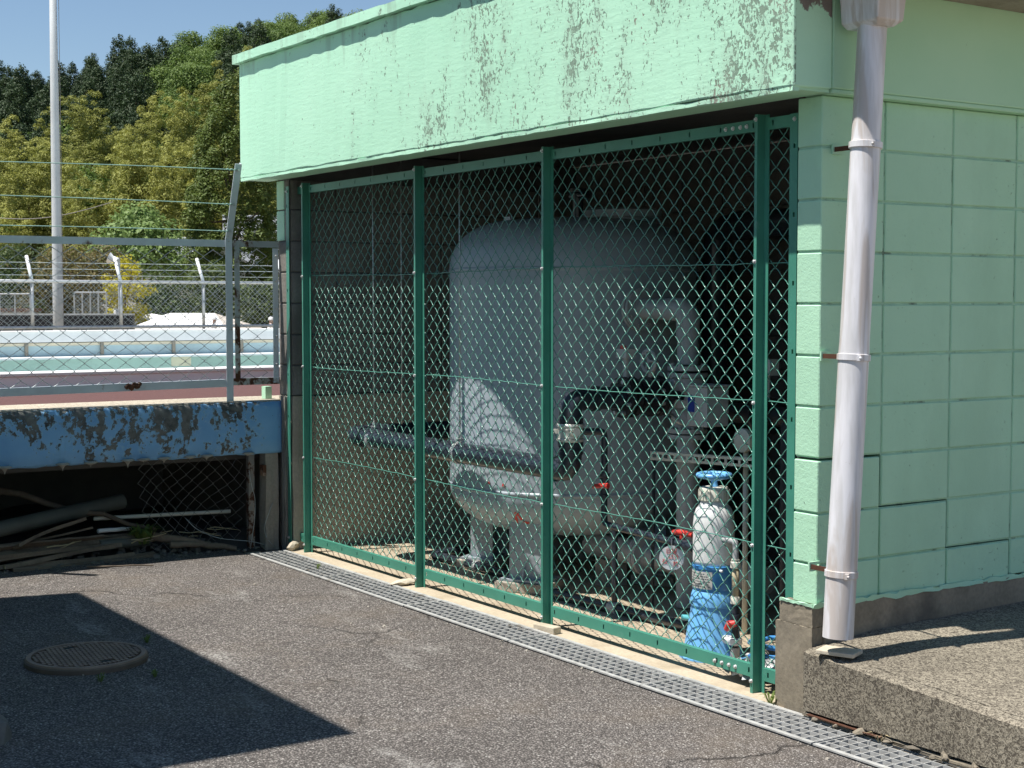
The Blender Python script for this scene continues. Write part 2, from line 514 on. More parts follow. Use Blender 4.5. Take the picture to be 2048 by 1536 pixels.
M['post_rust'] = mat_rusty('rusted_steel_post', (.22,.21,.20), .50)
M['fence_wire'] = simple('fence_wire', (.42,.46,.46), .45, .15, 20, metal=.4)
M['old_wire'] = simple('old_wire', (.20,.19,.18), .7, .2, 20)
M['pool_floor'] = simple('pool_floor_paint', (.58,.68,.66), .7, .08, .5)
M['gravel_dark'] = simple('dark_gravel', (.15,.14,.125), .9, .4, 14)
M['green_thin'] = simple('green_strand', (.30,.48,.42), .45)
M['pool_white'] = simple('pool_coping_paint', (.80,.80,.79), .6, .08, 3, .1, 40, dirt=((.50,.49,.45), .66, 2))
M['pool_face'] = simple('pool_kerb_face', (.90,.91,.95), .7, .04, 2, .1, 40, dirt=((.62,.61,.62), .64, 3))
M['pool_blue'] = simple('pool_blue_paint', (.43,.58,.61), .55, .12, 1.2, dirt=((.36,.50,.50), .58, 1.5))
M['pool_teal'] = simple('pool_green_paint', (.36,.50,.46), .6, .14, 1.0, dirt=((.26,.38,.35), .60, 2.5))
M['pool_cream'] = simple('pool_cream_band', (.66,.61,.47), .6, .1, 2)
M['pool_bracket'] = simple('pool_bracket_steel', (.27,.25,.20), .7, .1, 3)
M['pole'] = simple('flagpole_paint', (.50,.52,.53), .5, .08, 1.5)
M['timber'] = mat_concrete('old_timber', (.17,.13,.095), (.27,.21,.155), (.09,.07,.055))
M['bark'] = simple('bark', (.12,.09,.065), .9, .25, 12, .5, 30)
M['stone'] = mat_concrete('broken_concrete', (.33,.30,.26), (.46,.42,.36), (.24,.21,.17))
M['pale_stone'] = mat_concrete('pale_broken_concrete', (.50,.44,.34), (.60,.53,.42), (.36,.30,.22))
M['rust'] = mat_rusty('rusty_angle', (.28,.15,.09), .42)
M['iron'] = simple('cast_iron', (.25,.175,.125), .62, .2, 10, .2, 60, metal=.2)
M['iron_dark'] = simple('cast_iron_recess', (.13,.095,.07), .8, .2, 10)
M['tent'] = simple('tent_canvas', (.80,.80,.78), .8, .04, 1)
M['tent_shade'] = simple('tent_canvas_shaded', (.55,.49,.42), .8, .05, 1)  # canvas colour darkened to paint shade on the end away from the sun
M['cloth_white'] = simple('white_cloth', (.80,.80,.80), .8, .04, 3)
M['skin'] = simple('skin', (.46,.27,.19), .6, .05, 3)
M['trousers'] = simple('navy_cloth', (.03,.035,.06), .8, .1, 3)
M['tile'] = None
M['wall_white'] = simple('plaster_white', (.70,.70,.68), .8, .06, 2)
M['wall_grey'] = simple('plaster_grey', (.30,.31,.31), .8, .08, 2)
M['glass_dark'] = simple('dark_window_glass', (.03,.035,.04), .12, .1, 2)
M['field'] = simple('playing_field_soil', (.36,.30,.22), .95, .12, .3, .2, 30)
M['hill'] = simple('hill_soil', (.045,.055,.022), .95, .3, .2)
M['grass'] = mat_leaf('weed_leaf', (.09,.15,.03), (.20,.26,.07))
M['straw'] = simple('dry_straw', (.45,.37,.22), .9)
def mat_downpipe():
    t = NT('white_downpipe')
    v = t.coord((1, 1, .12))
    c = t.mix(t.ramp(t.noise(16, 4, .6, v), [(.42, 0.0), (.58, 1.0)]), (.60,.59,.60), (.74,.73,.76))
    s = t.ramp(t.noise(13, 5, .6, t.coord((1,1,.09)), .6), [(.50, 0.0), (.60, 1.0)])
    c = t.mix(t.math('MULTIPLY', s, .75), c, (.47,.40,.35))
    d = t.ramp(t.noise(22, 5, .7), [(.68, 0.0), (.74, 1.0)])
    c = t.mix(t.math('MULTIPLY', d, .6), c, (.40,.36,.33))
    t.base(c).set(.42)
    t.bump(t.noise(50, 3, .6, t.coord((1,1,.2))), .12, .002)
    return t.mat
M['pvc_white'] = mat_downpipe()
def mat_tile():
    t = NT('grey_roof_tile')
    w = t.n('ShaderNodeTexWave', wave_type='BANDS', bands_direction='X'); w.inputs['Scale'].default_value = 1.6
    t.l(t.coord(), w.inputs['Vector'])
    c = t.mix(w.outputs['Fac'], (.22,.235,.25), (.36,.375,.39))
    t.base(c).set(.5)
    t.bump(w.outputs['Fac'], .6, .05)
    return t.mat
M['tile'] = mat_tile()
M['lf_cedar'] = mat_leaf('cedar_needles', (.024,.050,.018), (.062,.10,.034), .2)
M['lf_bamboo'] = mat_leaf('bamboo_leaves', (.15,.175,.028), (.38,.385,.09), .25)
M['lf_broad'] = mat_leaf('broad_leaves', (.060,.12,.022), (.19,.27,.06), .3)
M['lf_broad2'] = mat_leaf('pale_broad_leaves', (.14,.225,.055), (.32,.43,.16), .35)
M['lf_rust'] = mat_leaf('bronze_new_leaves', (.070,.085,.028), (.26,.20,.085), .3)
M['lf_yellow'] = mat_leaf('yellow_leaves', (.36,.34,.02), (.62,.55,.06), .4)
M['lf_juniper'] = mat_leaf('juniper_sprays', (.050,.090,.014), (.145,.195,.040), .25)
M['lf_hedge'] = mat_leaf('hedge_leaves', (.04,.075,.022), (.13,.17,.055), .3)
# ================================================================== setting: ground, yard, channel
GZ = -0.015                                     # asphalt level
def struct(o): return tag(o, kind='structure')

g = MB(); n = 40; ext = 1500
g.add([(-ext,-ext,-.62),(ext,-ext,-.62),(ext,ext,-.62),(-ext,ext,-.62)], [(0,1,2,3)])
struct(g.build('ground', M['field']))
# asphalt yard: a fine sheet with gentle unevenness, thick, up to the channel
def yard():
    xs = np.concatenate([np.linspace(-5.35, 3.0, 90), np.array([4, 6, 9, 14, 20, 30.])])
    ys = np.concatenate([np.array([-30, -20, -14, -10, -8.]), np.linspace(-6.5, -.318, 70)])
    rng = np.random.default_rng(3)
    ph = rng.uniform(0, 6.28, 12); kx = rng.uniform(.4, 2.2, 12); ky = rng.uniform(.4, 2.2, 12)
    m = MB(); vs = []
    for y in ys:
        for x in xs:
            w = sum(math.sin(kx[i]*x + ky[i]*y + ph[i]) for i in range(12)) / 12 * .010
            w *= min(1, max(0, (-.30 - y) / .5))
            vs.append((x, y, GZ + w - (.004 if y > -.4 else 0)))
    fs = []
    nx = len(xs)
    for j in range(len(ys)-1):
        for i in range(nx-1): fs.append((j*nx+i, j*nx+i+1, (j+1)*nx+i+1, (j+1)*nx+i))
    m.add(vs, fs)
    m.box(-5.3, 3.0, -.322, -.3185, -.12, GZ-.006)
    return m.build('asphalt_yard', M['asphalt'], smooth=40)
struct(yard())
# drain channel under the grating
m = MB()
m.box(-4.80, 3.0, -.317, -.300, -.34, -.030)
m.box(-4.80, 3.0, -.075, -.060, -.34, -.030)
m.box(-4.80, 3.0, -.300, -.075, -.34, -.30)
struct(m.build('drain_channel', M['trench']))
# floor of the pump room and its sill
m = MB()
m.box(-4.70, -.14, -.058, 2.30, -.40, -.020)
struct(m.build('room_floor', M['floor'], bevel=.006))
# soil under the pool deck
def soil():
    m = MB(); rng = np.random.default_rng(5)
    xs = np.linspace(-7.1, -4.83, 26); ys = np.linspace(-6, -.02, 60); vs = []
    for y in ys:
        for x in xs:
            t = min(1, max(0, (-4.86 - x) / .35))
            vs.append((x, y, -.03 + t * (.05 + .035*math.sin(3.1*y+2*x) + .03*math.sin(7*x+5.3*y)) + float(rng.normal(0, .007)) * t))
    nx = len(xs); fs = [(j*nx+i, j*nx+i+1, (j+1)*nx+i+1, (j+1)*nx+i) for j in range(len(ys)-1) for i in range(nx-1)]
    m.add(vs, fs)
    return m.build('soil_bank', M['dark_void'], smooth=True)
struct(soil())

# ================================================================== pump house
house = thing('pump_house', 'mint green block pump house with peeling beam over a wide mesh front', 'building', (-2.4, 1.0, 0))
# --- front beam with form-tie dents cut into it
def front_beam():
    m = MB(); m.box(-5.05, .05, -.20, 0, 2.385, 3.12)
    bm = bmesh.new(); me = m.mesh('front_beam', M['beam'])
    bm.from_mesh(me)
    bmesh.ops.subdivide_edges(bm, edges=[e for e in bm.edges if abs(e.verts[0].co.x - e.verts[1].co.x) > 1], cuts=60, use_grid_fill=True)
    rng = np.random.default_rng(9)
    for v in bm.verts:                          # uneven hand-plastered edges
        if abs(v.co.y + .2) < .001:
            v.co.z += float(rng.normal(0, .0028)); v.co.y += float(rng.normal(0, .0012))
    bm.to_mesh(me); bm.free()
    o = obj('front_beam', me, house)
    c = MB()
    spots = [(-4.83,3.04),(-4.27,3.05),(-3.70,3.06),(-3.03,3.05),(-2.36,3.02),(-1.72,3.0),(-4.86,2.80),(-4.28,2.78),(-3.70,2.77),(-3.05,2.80),(-2.36,2.77),(-1.66,2.78),(-.95,2.78),(-.30,2.80),
             (-4.78,2.47),(-4.27,2.47),(-3.72,2.46),(-3.12,2.47),(-2.56,2.46),(-1.9,2.47),(-1.2,2.5),(-.52,2.47),(-.95,3.02)]
    for x, z in spots:
        c.lathe([(.016,-.185),(.021,-.21)], (x, 0, z), 12, 'Y')
    cut = c.build('cutter', M['beam'])
    b = o.modifiers.new('cut', 'BOOLEAN'); b.object = cut; b.operation = 'DIFFERENCE'; b.solver = 'EXACT'
    bv = o.modifiers.new('bevel', 'BEVEL'); bv.width = .007; bv.segments = 2; bv.limit_method = 'ANGLE'; bv.angle_limit = math.radians(60)
    dg = bpy.context.evaluated_depsgraph_get()
    new = bpy.data.meshes.new_from_object(o.evaluated_get(dg))
    o.modifiers.clear(); o.data = new
    bpy.data.objects.remove(cut)
    return o
front_beam()
def rough_strip(name, x0, x1, y0, y1, z0, z1, mat, cuts=70, amp=.004, seed=1, parent=house, along='x'):
    """a long box whose edges wander a little"""
    rng = np.random.default_rng(seed); m = MB(); vs = []; N = cuts
    for i in range(N+1):
        t = i/N
        for a, b in ((0,0),(1,0),(1,1),(0,1)):
            j = rng.normal(0, amp, 2)
            if along == 'x':
                vs.append((x0+(x1-x0)*t, (y0,y1)[a]+j[0], (z0,z1)[b]+j[1]))
            else:
                vs.append(((x0,x1)[a]+j[0], y0+(y1-y0)*t, (z0,z1)[b]+j[1]))
    fs = []
    for i in range(N):
        for k in range(4):
            q = (i*4+k, i*4+(k+1)%4, (i+1)*4+(k+1)%4, (i+1)*4+k)
            fs.append(q if along != 'x' else q[::-1])
    fs += [(0,1,2,3), tuple(N*4+k for k in (3,2,1,0))]
    if along == 'x': fs = [f for f in fs]
    m.add(vs, fs)
    return m.build(name, mat, parent, smooth=35)
rough_strip('coping', -5.08, .08, -.235, .02, 3.122, 3.178, M['beam'], 60, .0016, 2)
rough_strip('drip_lip', -5.045, .045, -.197, -.165, 2.366, 2.3845, M['beam'], 60, .0012, 4)
# soffit of the beam, a lining strip between the drip lip and the room
m = MB(); m.box(-5.04, .04, -.160, -.005, 2.372, 2.3845); m.build('beam_soffit', M['side_beam'], house)
# --- side beams and roof
m = MB(); m.box(-.13, .05, .003, 2.45, 2.388, 3.12); m.build('side_beam', M['side_beam'], house, bevel=.006)
m = MB(); m.box(-.10, .046, .006, 2.44, 2.370, 2.3875); m.build('side_beam_lip', M['side_beam'], house, bevel=.004)
m = MB(); m.box(-5.05, -4.87, .003, 2.45, 2.388, 3.12); m.build('side_beam', M['side_beam'], house, bevel=.006)
m = MB(); m.box(-5.08, .08, .022, 2.55, 3.123, 3.20); m.build('roof_slab', M['base'], house, bevel=.006)
m = MB(); m.box(.053, .46, -.21, 2.55, 2.780, 3.118); m.build('roof_overhang', M['pillar'], house, bevel=.006)
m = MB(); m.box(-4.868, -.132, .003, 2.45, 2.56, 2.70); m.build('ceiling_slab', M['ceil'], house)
m = MB(); m.box(-4.868, -.132, .004, .10, 2.389, 2.558); m.build('ceiling_rib', M['ceil'], house)
# --- right wall: single blocks in stack bond
ROWS = [.410, .570, .770, .978, 1.177, 1.375, 1.575, 1.775, 1.975, 2.175, 2.368]
COLS = [.0, .345, .742, 1.140, 1.538, 1.936, 2.334]
blk_cache = {}
def block_mesh(w, d, h, mat, key):
    k = (round(w,3), round(d,3), round(h,3), key)
    if k not in blk_cache:
        m = MB(); m.box(-w/2, w/2, -d/2, d/2, -h/2, h/2)
        me = m.mesh('block', mat)
        bm = bmesh.new(); bm.from_mesh(me)
        bmesh.ops.bevel(bm, geom=bm.edges[:], offset=.0035, segments=1, affect='EDGES')
        bm.to_mesh(me); bm.free()
        blk_cache[k] = me
    return blk_cache[k]
BJ = .0045                                       # half a joint
crack_below = {(2,0):1, (1,1):1, (0,2):1}        # stair-step crack: blocks under it sit lower
for r in range(10):
    for c in range(6):
        z0, z1 = ROWS[r] + BJ, ROWS[r+1] - BJ
        y0, y1 = COLS[c] + BJ, COLS[c+1] - BJ
        if c == 0: y0 = 0.0
        lower = (c == 0 and r <= 2) or (c == 1 and r <= 1) or (c == 2 and r <= 0)
        dz = -.005 if lower else 0.0
        dy = -.006 if lower else 0.0
        dx = (.003 if lower else 0.0) + random.uniform(-.001, .001)
        if r == 9: z1 = ROWS[10]
        me = block_mesh(.13, y1-y0, z1-z0, M['block'], 'g')
        obj('block', me, house, loc=None)
        o = COL.objects[-1]
        o.matrix_parent_inverse = Matrix.Identity(4)
        o.location = Vector((-.065+dx, (y0+y1)/2+dy, (z0+z1)/2+dz)) - Vector((-2.4, 1.0, 0))
# mortar behind the joints, split along the crack
def mortar(poly, name='mortar'):
    m = MB(); nn = len(poly)
    vs = [(-.1265, y, z) for y, z in poly] + [(-.0055, y, z) for y, z in poly]
    fs = [tuple(range(nn)), tuple(range(2*nn-1, nn-1, -1))] + [(i, nn+i, nn+(i+1)%nn, (i+1)%nn) for i in range(nn)]
    m.add(vs, fs); return m.build(name, M['mortar'], house)
g1 = .006
mortar([(.005,.42),(1.14-g1,.42),(1.14-g1,.570-g1),(.742-g1,.570-g1),(.742-g1,.770-g1),(.345-g1,.770-g1),(.345-g1,.978-.016),(.005,.978-.016)])
mortar([(.005,.978),(.345,.978),(.345,.770),(.742,.770),(.742,.570),(1.14,.570),(1.14,.42),(2.33,.42),(2.33,2.366),(.005,2.366)])
m = MB(); m.box(-.128, -.118, .01, 2.33, .42, 2.36); m.build('wall_lining', M['inner_mortar'], house)
# --- base of the right wall
def rough_block(name, x0,x1,y0,y1,z0,z1, mat, parent, cuts=10, amp=.004, seed=0, bevel=.006):
    m = MB(); m.box(x0,x1,y0,y1,z0,z1); me = m.mesh(name, mat)
    bm = bmesh.new(); bm.from_mesh(me)
    bmesh.ops.subdivide_edges(bm, edges=bm.edges[:], cuts=cuts, use_grid_fill=True)
    rng = np.random.default_rng(seed)
    for v in bm.verts: v.co += Vector(rng.normal(0, amp, 3))
    bm.to_mesh(me); bm.free()
    me.polygons.foreach_set('use_smooth', [True]*len(me.polygons)); me.set_sharp_from_angle(angle=math.radians(50))
    return obj(name, me, parent)
rough_block('wall_base', -.196, .004, -.030, .03, -.06, .322, M['base'], house, 16, .0009, 3)
rough_block('wall_base', -.176, .004, -.028, .03, .324, .4085, M['base'], house, 12, .0009, 4)
rough_block('wall_base', -.135, .012, .032, 2.34, -.06, .405, M['base'], house, 14, .0018, 5)
# paint run-over along the top of the base
rough_strip('paint_skirt', -.172, .0065, -.0325, -.027, .404, .416, M['block'], 14, .0012, 8)
rough_strip('paint_skirt', .008, .0145, -.03, 1.9, .398, .416, M['block'], 60, .003, 9, along='y')
# --- left wall: concrete below, blocks above, green on its front end
LX0, LX1 = -4.905, -4.722
m = MB(); m.box(LX0+.004, LX1-.004, .002, 2.30, .975, 2.55); m.build('wall_core', M['inner_mortar'], house)
rough_block('retaining_wall', LX0-.01, LX1+.010, .0, 2.30, -.06, .972, M['inner_low'], house, 10, .002, 6)
lrows = [.978, 1.177, 1.375, 1.575, 1.775, 1.975, 2.175, 2.368]
for r in range(7):
    for c in range(6):
        y0 = .330 + (c-1)*.398; y1 = y0 + .398
        y0 = max(y0, .0)
        me = block_mesh(.02, y1-y0-2*BJ, lrows[r+1]-lrows[r]-2*BJ, M['inner_block'], 'i')
        o = obj('block', me, house); o.matrix_parent_inverse = Matrix.Identity(4)
        o.location = Vector((LX1-.006+random.uniform(-.002,.002), (y0+y1)/2, (lrows[r]+lrows[r+1])/2)) - Vector((-2.4,1.0,0))
for r, zz in enumerate(lrows[:-1]):             # front end of the wall: painted from deck level up, bare grey beside it
    z1 = lrows[r+1]
    if zz > 1.9:
        me = block_mesh(.112, .012, z1-zz-2*BJ, M['block'], 'ge')
        o = obj('end_block', me, house); o.matrix_parent_inverse = Matrix.Identity(4)
        o.location = Vector((-4.849, -.004, (zz+z1)/2)) - Vector((-2.4,1.0,0))
    me = block_mesh(.066 if zz > 1.9 else .160, .010, z1-zz-2*BJ, M['dirty'], 'de')
    o = obj('end_block', me, house); o.matrix_parent_inverse = Matrix.Identity(4)
    o.location = Vector((-4.757 if zz > 1.9 else -4.804, -.0035, (zz+z1)/2)) - Vector((-2.4,1.0,0))
rough_block('wall_end', -4.80, -4.756, -.035, -.001, -.05, .972, M['dirty'], house, 8, .003, 12)
# --- back wall
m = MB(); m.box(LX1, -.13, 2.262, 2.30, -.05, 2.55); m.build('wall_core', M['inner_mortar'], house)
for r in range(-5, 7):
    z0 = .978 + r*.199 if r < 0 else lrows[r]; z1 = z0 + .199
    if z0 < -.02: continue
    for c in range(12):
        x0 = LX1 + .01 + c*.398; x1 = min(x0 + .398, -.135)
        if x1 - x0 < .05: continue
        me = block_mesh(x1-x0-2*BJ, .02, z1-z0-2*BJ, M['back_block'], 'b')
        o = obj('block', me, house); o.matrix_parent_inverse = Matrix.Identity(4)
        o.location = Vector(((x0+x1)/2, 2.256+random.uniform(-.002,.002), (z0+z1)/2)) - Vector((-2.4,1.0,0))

# ================================================================== concrete platform on the right
def platform():
    root = thing('concrete_platform', 'raised washed-out concrete step beside the green wall', 'step', (1.2, .8, -.02))
    def top(x, y): return .249 - .056*x + .026*min(1, max(0, (y+.09)/.4)) + .016*min(1.3,max(0,y))
    def edge(x): return -.090
    def sheet(name, fa, fb, x0, x1, nx, ny, zb, seed, amp):
        rng = np.random.default_rng(seed); m = MB(); vs = []
        for j in range(ny+1):
            for i in range(nx+1):
                x = x0+(x1-x0)*i/nx; a, b = fa(x), fb(x); y = a+(b-a)*j/ny
                e = float(rng.normal(0, amp))
                yy = y + (float(rng.normal(0, .0025)) if j in (0, ny) else 0)
                xx = x + (float(rng.normal(0, .002)) if i == 0 else 0)
                dz = -.006 if j == 0 and fa is edge else 0
                vs.append((xx, yy, top(x, y)+e+dz))
        W = nx+1
        fs = [(j*W+i, j*W+i+1, (j+1)*W+i+1, (j+1)*W+i) for j in range(ny) for i in range(nx)]
        ring = [i for i in range(nx+1)] + [j*W+nx for j in range(1, ny+1)] + [ny*W+i for i in range(nx-1,-1,-1)] + [j*W for j in range(ny-1,0,-1)]
        base = len(vs)
        for k in ring: vs.append((vs[k][0], vs[k][1], zb))
        R = len(ring)
        for k in range(R):
            k2 = (k+1) % R
            fs.append((ring[k], base+k, base+k2, ring[k2]))
        m.add(vs, fs); return m.build(name, M['platform'], root, smooth=45)
    sheet('kerb_strip', edge, lambda x: edge(x)+.062, .02, 3.6, 120, 4, .018, 1, .0012)
    sheet('slab_top', lambda x: edge(x)+.0665, lambda x: 4.0, .02, 3.6, 90, 40, .0, 2, .0012)
    m = MB(); m.box(.02, 3.6, -.055, 3.9, -.06, .017); m.build('rubble_bed', M['base'], root)
platform()
rough_block('foot_strip', .02, 3.4, -.086, -.056, -.05, .004, M['base'], house, 14, .004, 77)
# broken concrete and a rusty angle along the foot of the step
def chunk(name, c, s, mat, seed, parent=None, flat=1.0):
    bm = bmesh.new(); bmesh.ops.create_icosphere(bm, subdivisions=2, radius=1)
    rng = np.random.default_rng(seed)
    k = rng.normal(0, 1, (5, 3)); 
    for v in bm.verts:
        f = 1.0
        for q in k:
            q = q/np.linalg.norm(q); d = float(np.dot(q, v.co))
            if d > .62: v.co -= Vector(q)*(d-.62)
        v.co += Vector(rng.normal(0, .05, 3))
        v.co = Vector((v.co.x*s[0], v.co.y*s[1], v.co.z*s[2]*flat))
    me = bpy.data.meshes.new(name); bm.to_mesh(me); bm.free(); me.materials.append(mat)
    o = obj(name, me, parent); o.location = c; o.rotation_euler = (0,0,float(rng.uniform(0,3)))
    return o
rub = [((.10,-.062,-.006),(.05,.02,.018)),((.20,-.075,-.008),(.06,.018,.02)),((.33,-.095,0),(.07,.022,.026)),((.46,-.115,-.004),(.05,.02,.022)),
       ((.58,-.13,0),(.075,.022,.03)),((.71,-.155,.004),(.06,.025,.03)),((.84,-.17,0),(.08,.025,.032)),((.98,-.19,0),(.06,.025,.03)),((.27,-.078,-.012),(.03,.014,.012)),((.66,-.142,-.012),(.03,.014,.014))]
names_r = ['first','second','third','fourth','fifth','sixth','seventh','eighth','ninth','tenth']
for i, (c, s) in enumerate(rub):
    c = (c[0], -.084, c[2]+.006)
    tag(chunk('concrete_fragment', c, (s[0]*(.4+.5*random.random()), s[1]*.8, s[2]*(.3+.4*random.random())), M['base'], 30+i), 'broken concrete fragment at the foot of the washed-out step', 'rubble', 'concrete fragments along the step')
m = MB(); m.box(.05, .42, -.0605, -.0570, -.03, .010); m.box(.05, .42, -.1, -.0605, .0045, .0085)
tag(m.build('steel_angle', M['rust']), 'rusty steel angle edging the drain below the step', 'steel angle')
def plank():
    c = Vector((.155, -.035, .262)); u = Vector((.92,.39,0)).normalized(); v = Vector((-.39,.92,0)).normalized()
    m = MB(); m.obox(c, u*.075, v*.05, Vector((0,0,.008)))
    return tag(m.build('wood_offcut', M['pale_stone'], bevel=.003), 'short wooden offcut lying on the step under the downpipe', 'wood')
plank()

# ================================================================== grating, in lengths of about a metre
def grating():
    y0, y1 = -.297, -.078; L = 1.0
    bar = MB(); bar.box(0, L-.008, -.0018, .0018, -.028, 0); bar_me = bar.mesh('bearing_bar', M['grate'])
    cr = MB(); cr.box(-.0020, .0020, y0+.008, y1-.008, -.013, -.0025); cr_me = cr.mesh('cross_bar', M['grate'])
    fr = MB(); fr.box(0, L-.008, y0-.016, y0+.004, -.006, 0); fr.box(0, L-.008, y0+.004, y0+.0075, -.035, -.001); fr_me = fr.mesh('edge_bar', M['grate'])
    fb = MB(); fb.box(0, L-.008, y1-.004, y1+.014, -.006, 0); fb.box(0, L-.008, y1-.0075, y1-.004, -.035, -.001); fb_me = fb.mesh('edge_bar', M['grate'])
    en = MB(); en.box(0, .004, y0, y1, -.028, -.0015); en_me = en.mesh('end_bar', M['grate'])
    xs = [-4.70, -3.70, -2.70, -1.70, -.70, .30]
    labs = ['steel grating length beside the leftmost green post', 'steel grating length before the second green post', 'steel grating length running up to the third green post',
            'steel grating length just right of the third green post', 'steel grating length in front of the last green post', 'nearest steel grating length along the foot of the step']
    for i, x in enumerate(xs):
        root = thing('drain_grating', labs[i], 'grating', (0,0,0), 'drain gratings along the mesh front')
        root.location = (x, 0, -.010 + random.uniform(-.002, .002)); root.rotation_euler = (0, 0, random.uniform(-.002, .002))
        for me, yy in ((fr_me, 0), (fb_me, 0)):
            o = obj(me.name, me, root, loc=(0,0,0))
        for k in range(4):
            obj('bearing_bar', bar_me, root, loc=(0, y0 + .045*(k+1) + .002, -.001))
        for k in range(20):
            obj('cross_bar', cr_me, root, loc=(.025 + k*.05, 0, -.001))
        obj('end_bar', en_me, root, loc=(.001,0,0)); obj('end_bar', en_me, root, loc=(L-.0135,0,0))
grating()

# ================================================================== green chain-link front
fence = thing('chain_link_fence', 'green chain-link screen on four posts closing the pump room', 'fence', (-2.5, .03, -.02))
fb_ = Vector((-2.5, .03, -.02))
def slotted(x0, x1, y, z0, z1, slots, sz0, sz1, sw=.009, th=.003, lip=.024, up=True):
    """flat steel band with real upright slots, plus a folded lip"""
    m = MB(); xb = [x0]
    for s in slots:
        if x0+.01 < s < x1-.01: xb += [s-sw/2, s+sw/2]
    xb.append(x1)
    for i in range(len(xb)-1):
        a, b = xb[i], xb[i+1]
        if i % 2 == 0: m.box(a, b, y, y+th, z0, z1)
        else:
            m.box(a, b, y, y+th, z0, sz0); m.box(a, b, y, y+th, sz1, z1)
    m.box(x0, x1, y+th, y+lip, z1-.003, z1); m.box(x0, x1, y+th, y+lip, z0, z0+.003); m.box(x0, x1, y+lip-.003, y+lip, z0+.003, z1-.003)
    return m
PX = [-4.585, -3.153, -1.903, -.389]             # left edges of the posts
spans = [(-4.709, -4.585+.004), (-4.545, -3.153+.002), (-3.113, -1.903+.002), (-1.863, -.389+.002), (-.349, -.175)]
for a, b in spans:
    sl = [a + .03 + .2*k for k in range(12) if a + .03 + .2*k < b - .02]
    slotted(a, b, .046, 2.273, 2.320, sl, 2.288, 2.308, up=True).build('top_rail', M['green_steel'], fence)
    slotted(a, b, .046, .034, .086, sl, .050, .072, up=False).build('bottom_rail', M['green_steel'], fence)
for x0, x1, hx, yy_ in ((-4.752, -4.710, -4.738, -.016), (-.216, -.172, -.19, .040)):
    m = MB()
    zs = [.036 + .27*k for k in range(9)]
    zb = [.03]
    for z in zs[1:]: zb += [z-.009, z+.009]
    zb.append(2.322)
    for i in range(len(zb)-1):
        if i % 2 == 0: m.box(x0, x1, yy_, yy_+.0035, zb[i], zb[i+1])
        else:
            m.box(x0, hx-.005, yy_, yy_+.0035, zb[i], zb[i+1]); m.box(hx+.005, x1, yy_, yy_+.0035, zb[i], zb[i+1])
    if x0 < -1: m.box(x0, x0+.003, yy_+.0035, yy_+.007, .03, 2.322)
    else: m.box(x0, x0+.003, .0435, .085, .03, 2.322)
    m.build('side_stile', M['green_steel'], fence)
# posts: Z sections
pm = MB()
pm.box(0, .016, .013, .017, -.03, 2.335)          # front lip
pm.box(.0125, .016, .017, .058, -.03, 2.335)      # web
pm.box(.016, .040, .0545, .058, -.03, 2.335)      # rear flange
pm.box(0, .0035, .017, .026, -.03, 2.335)
pm_me = pm.mesh('post', M['green_steel'])
bolt_m = MB(); bolt_m.lathe([(.0095,-.002),(.0095,-.004)], (0,0,0), 12, 'Y'); bolt_m.lathe([(.0065,-.004),(.0065,-.010),(.0045,-.0115)], (0,0,0), 6, 'Y')
bolt_me = bolt_m.mesh('bolt', M['bolt'])
WZ = [1.745, 1.173, .590]
def fchild(name, me, loc, parent=fence):
    o = obj(name, me, parent); o.matrix_parent_inverse = Matrix.Identity(4); o.location = Vector(loc) - fb_; return o
for x in PX:
    p = fchild('post', pm_me, (x, 0, 0))
    for z in WZ + [2.315, .03]:
        b = obj('bolt', bolt_me, p); b.location = (.006, .016, z)
for z, xs in ((2.297, (-.60,-.555,-.51,-.472)), (.058, (-.645,-.60,-.555,-.515))):
    for x in xs: fchild('bolt', bolt_me, (x, .048, z))
fchild('bolt', bolt_me, (-.19, .043, 2.30)); fchild('bolt', bolt_me, (-4.738, -.015, 2.29)); fchild('bolt', bolt_me, (-4.738, -.015, .06))
# tension wires
for z in WZ:
    m = MB(); pts = []
    x = -4.708
    rng = np.random.default_rng(int(z*100))
    while x < -.17:
        pts.append((x, .0665, z + .006*math.sin(x*2.3+z*7) + float(rng.normal(0, .0012)))); x += .06
    m.tube(pts, .0022, 6)
    for kx in (-4.50, -3.03):
        kz = z + .006*math.sin(kx*2.3+z*7)
        m.tube([(kx+.004*k, .0665+.006*math.cos(k*1.3), kz+.006*math.sin(k*1.3)) for k in range(14)], .0018, 5)
        m.tube([(kx+.05, .0655, kz), (kx+.035, .062, kz-.014), (kx+.022, .060, kz-.020)], .0018, 5)
    m.build('tension_wire', M['green_wire'], fence, smooth=True)
# woven wires
WXH, WDZ = .0425, .0402
NK = 55
def woven(par):
    m = MB(); pts = []
    for k in range(NK):
        a_left = (k + par) % 2 == 0              # at node k the wire is on its left side
        xa = -.0022 if a_left else WXH+.0022
        xb = WXH+.0022 if a_left else -.0022
        yy = -.0035 if a_left else .0035         # front on strands falling to the left as z rises
        z = k*WDZ
        pts.append((xa, 0, z))
        for t, q in ((.16, .8), (.38, 1.0), (.62, 1.0), (.84, .8)):
            tt = t + .055*math.sin(2*math.pi*t)
            pts.append((xa+(xb-xa)*tt, yy*q, z+WDZ*t))
    m.tube(pts, .0021, 6, cap=False)
    return m.mesh('mesh_wire', M['green_wire'], True)
wA, wB = woven(0), woven(1)
i = 0; x = -4.706
while x < -.175 - WXH:
    o = fchild('mesh_wire', wA if i % 2 == 0 else wB, (x + random.uniform(-.0008,.0008), .0755, .072 + random.uniform(-.001,.001)))
    o.rotation_euler = (random.uniform(-.002,.002), random.uniform(-.0009,.0009), random.uniform(-.06,.06))
    i += 1; x += WXH
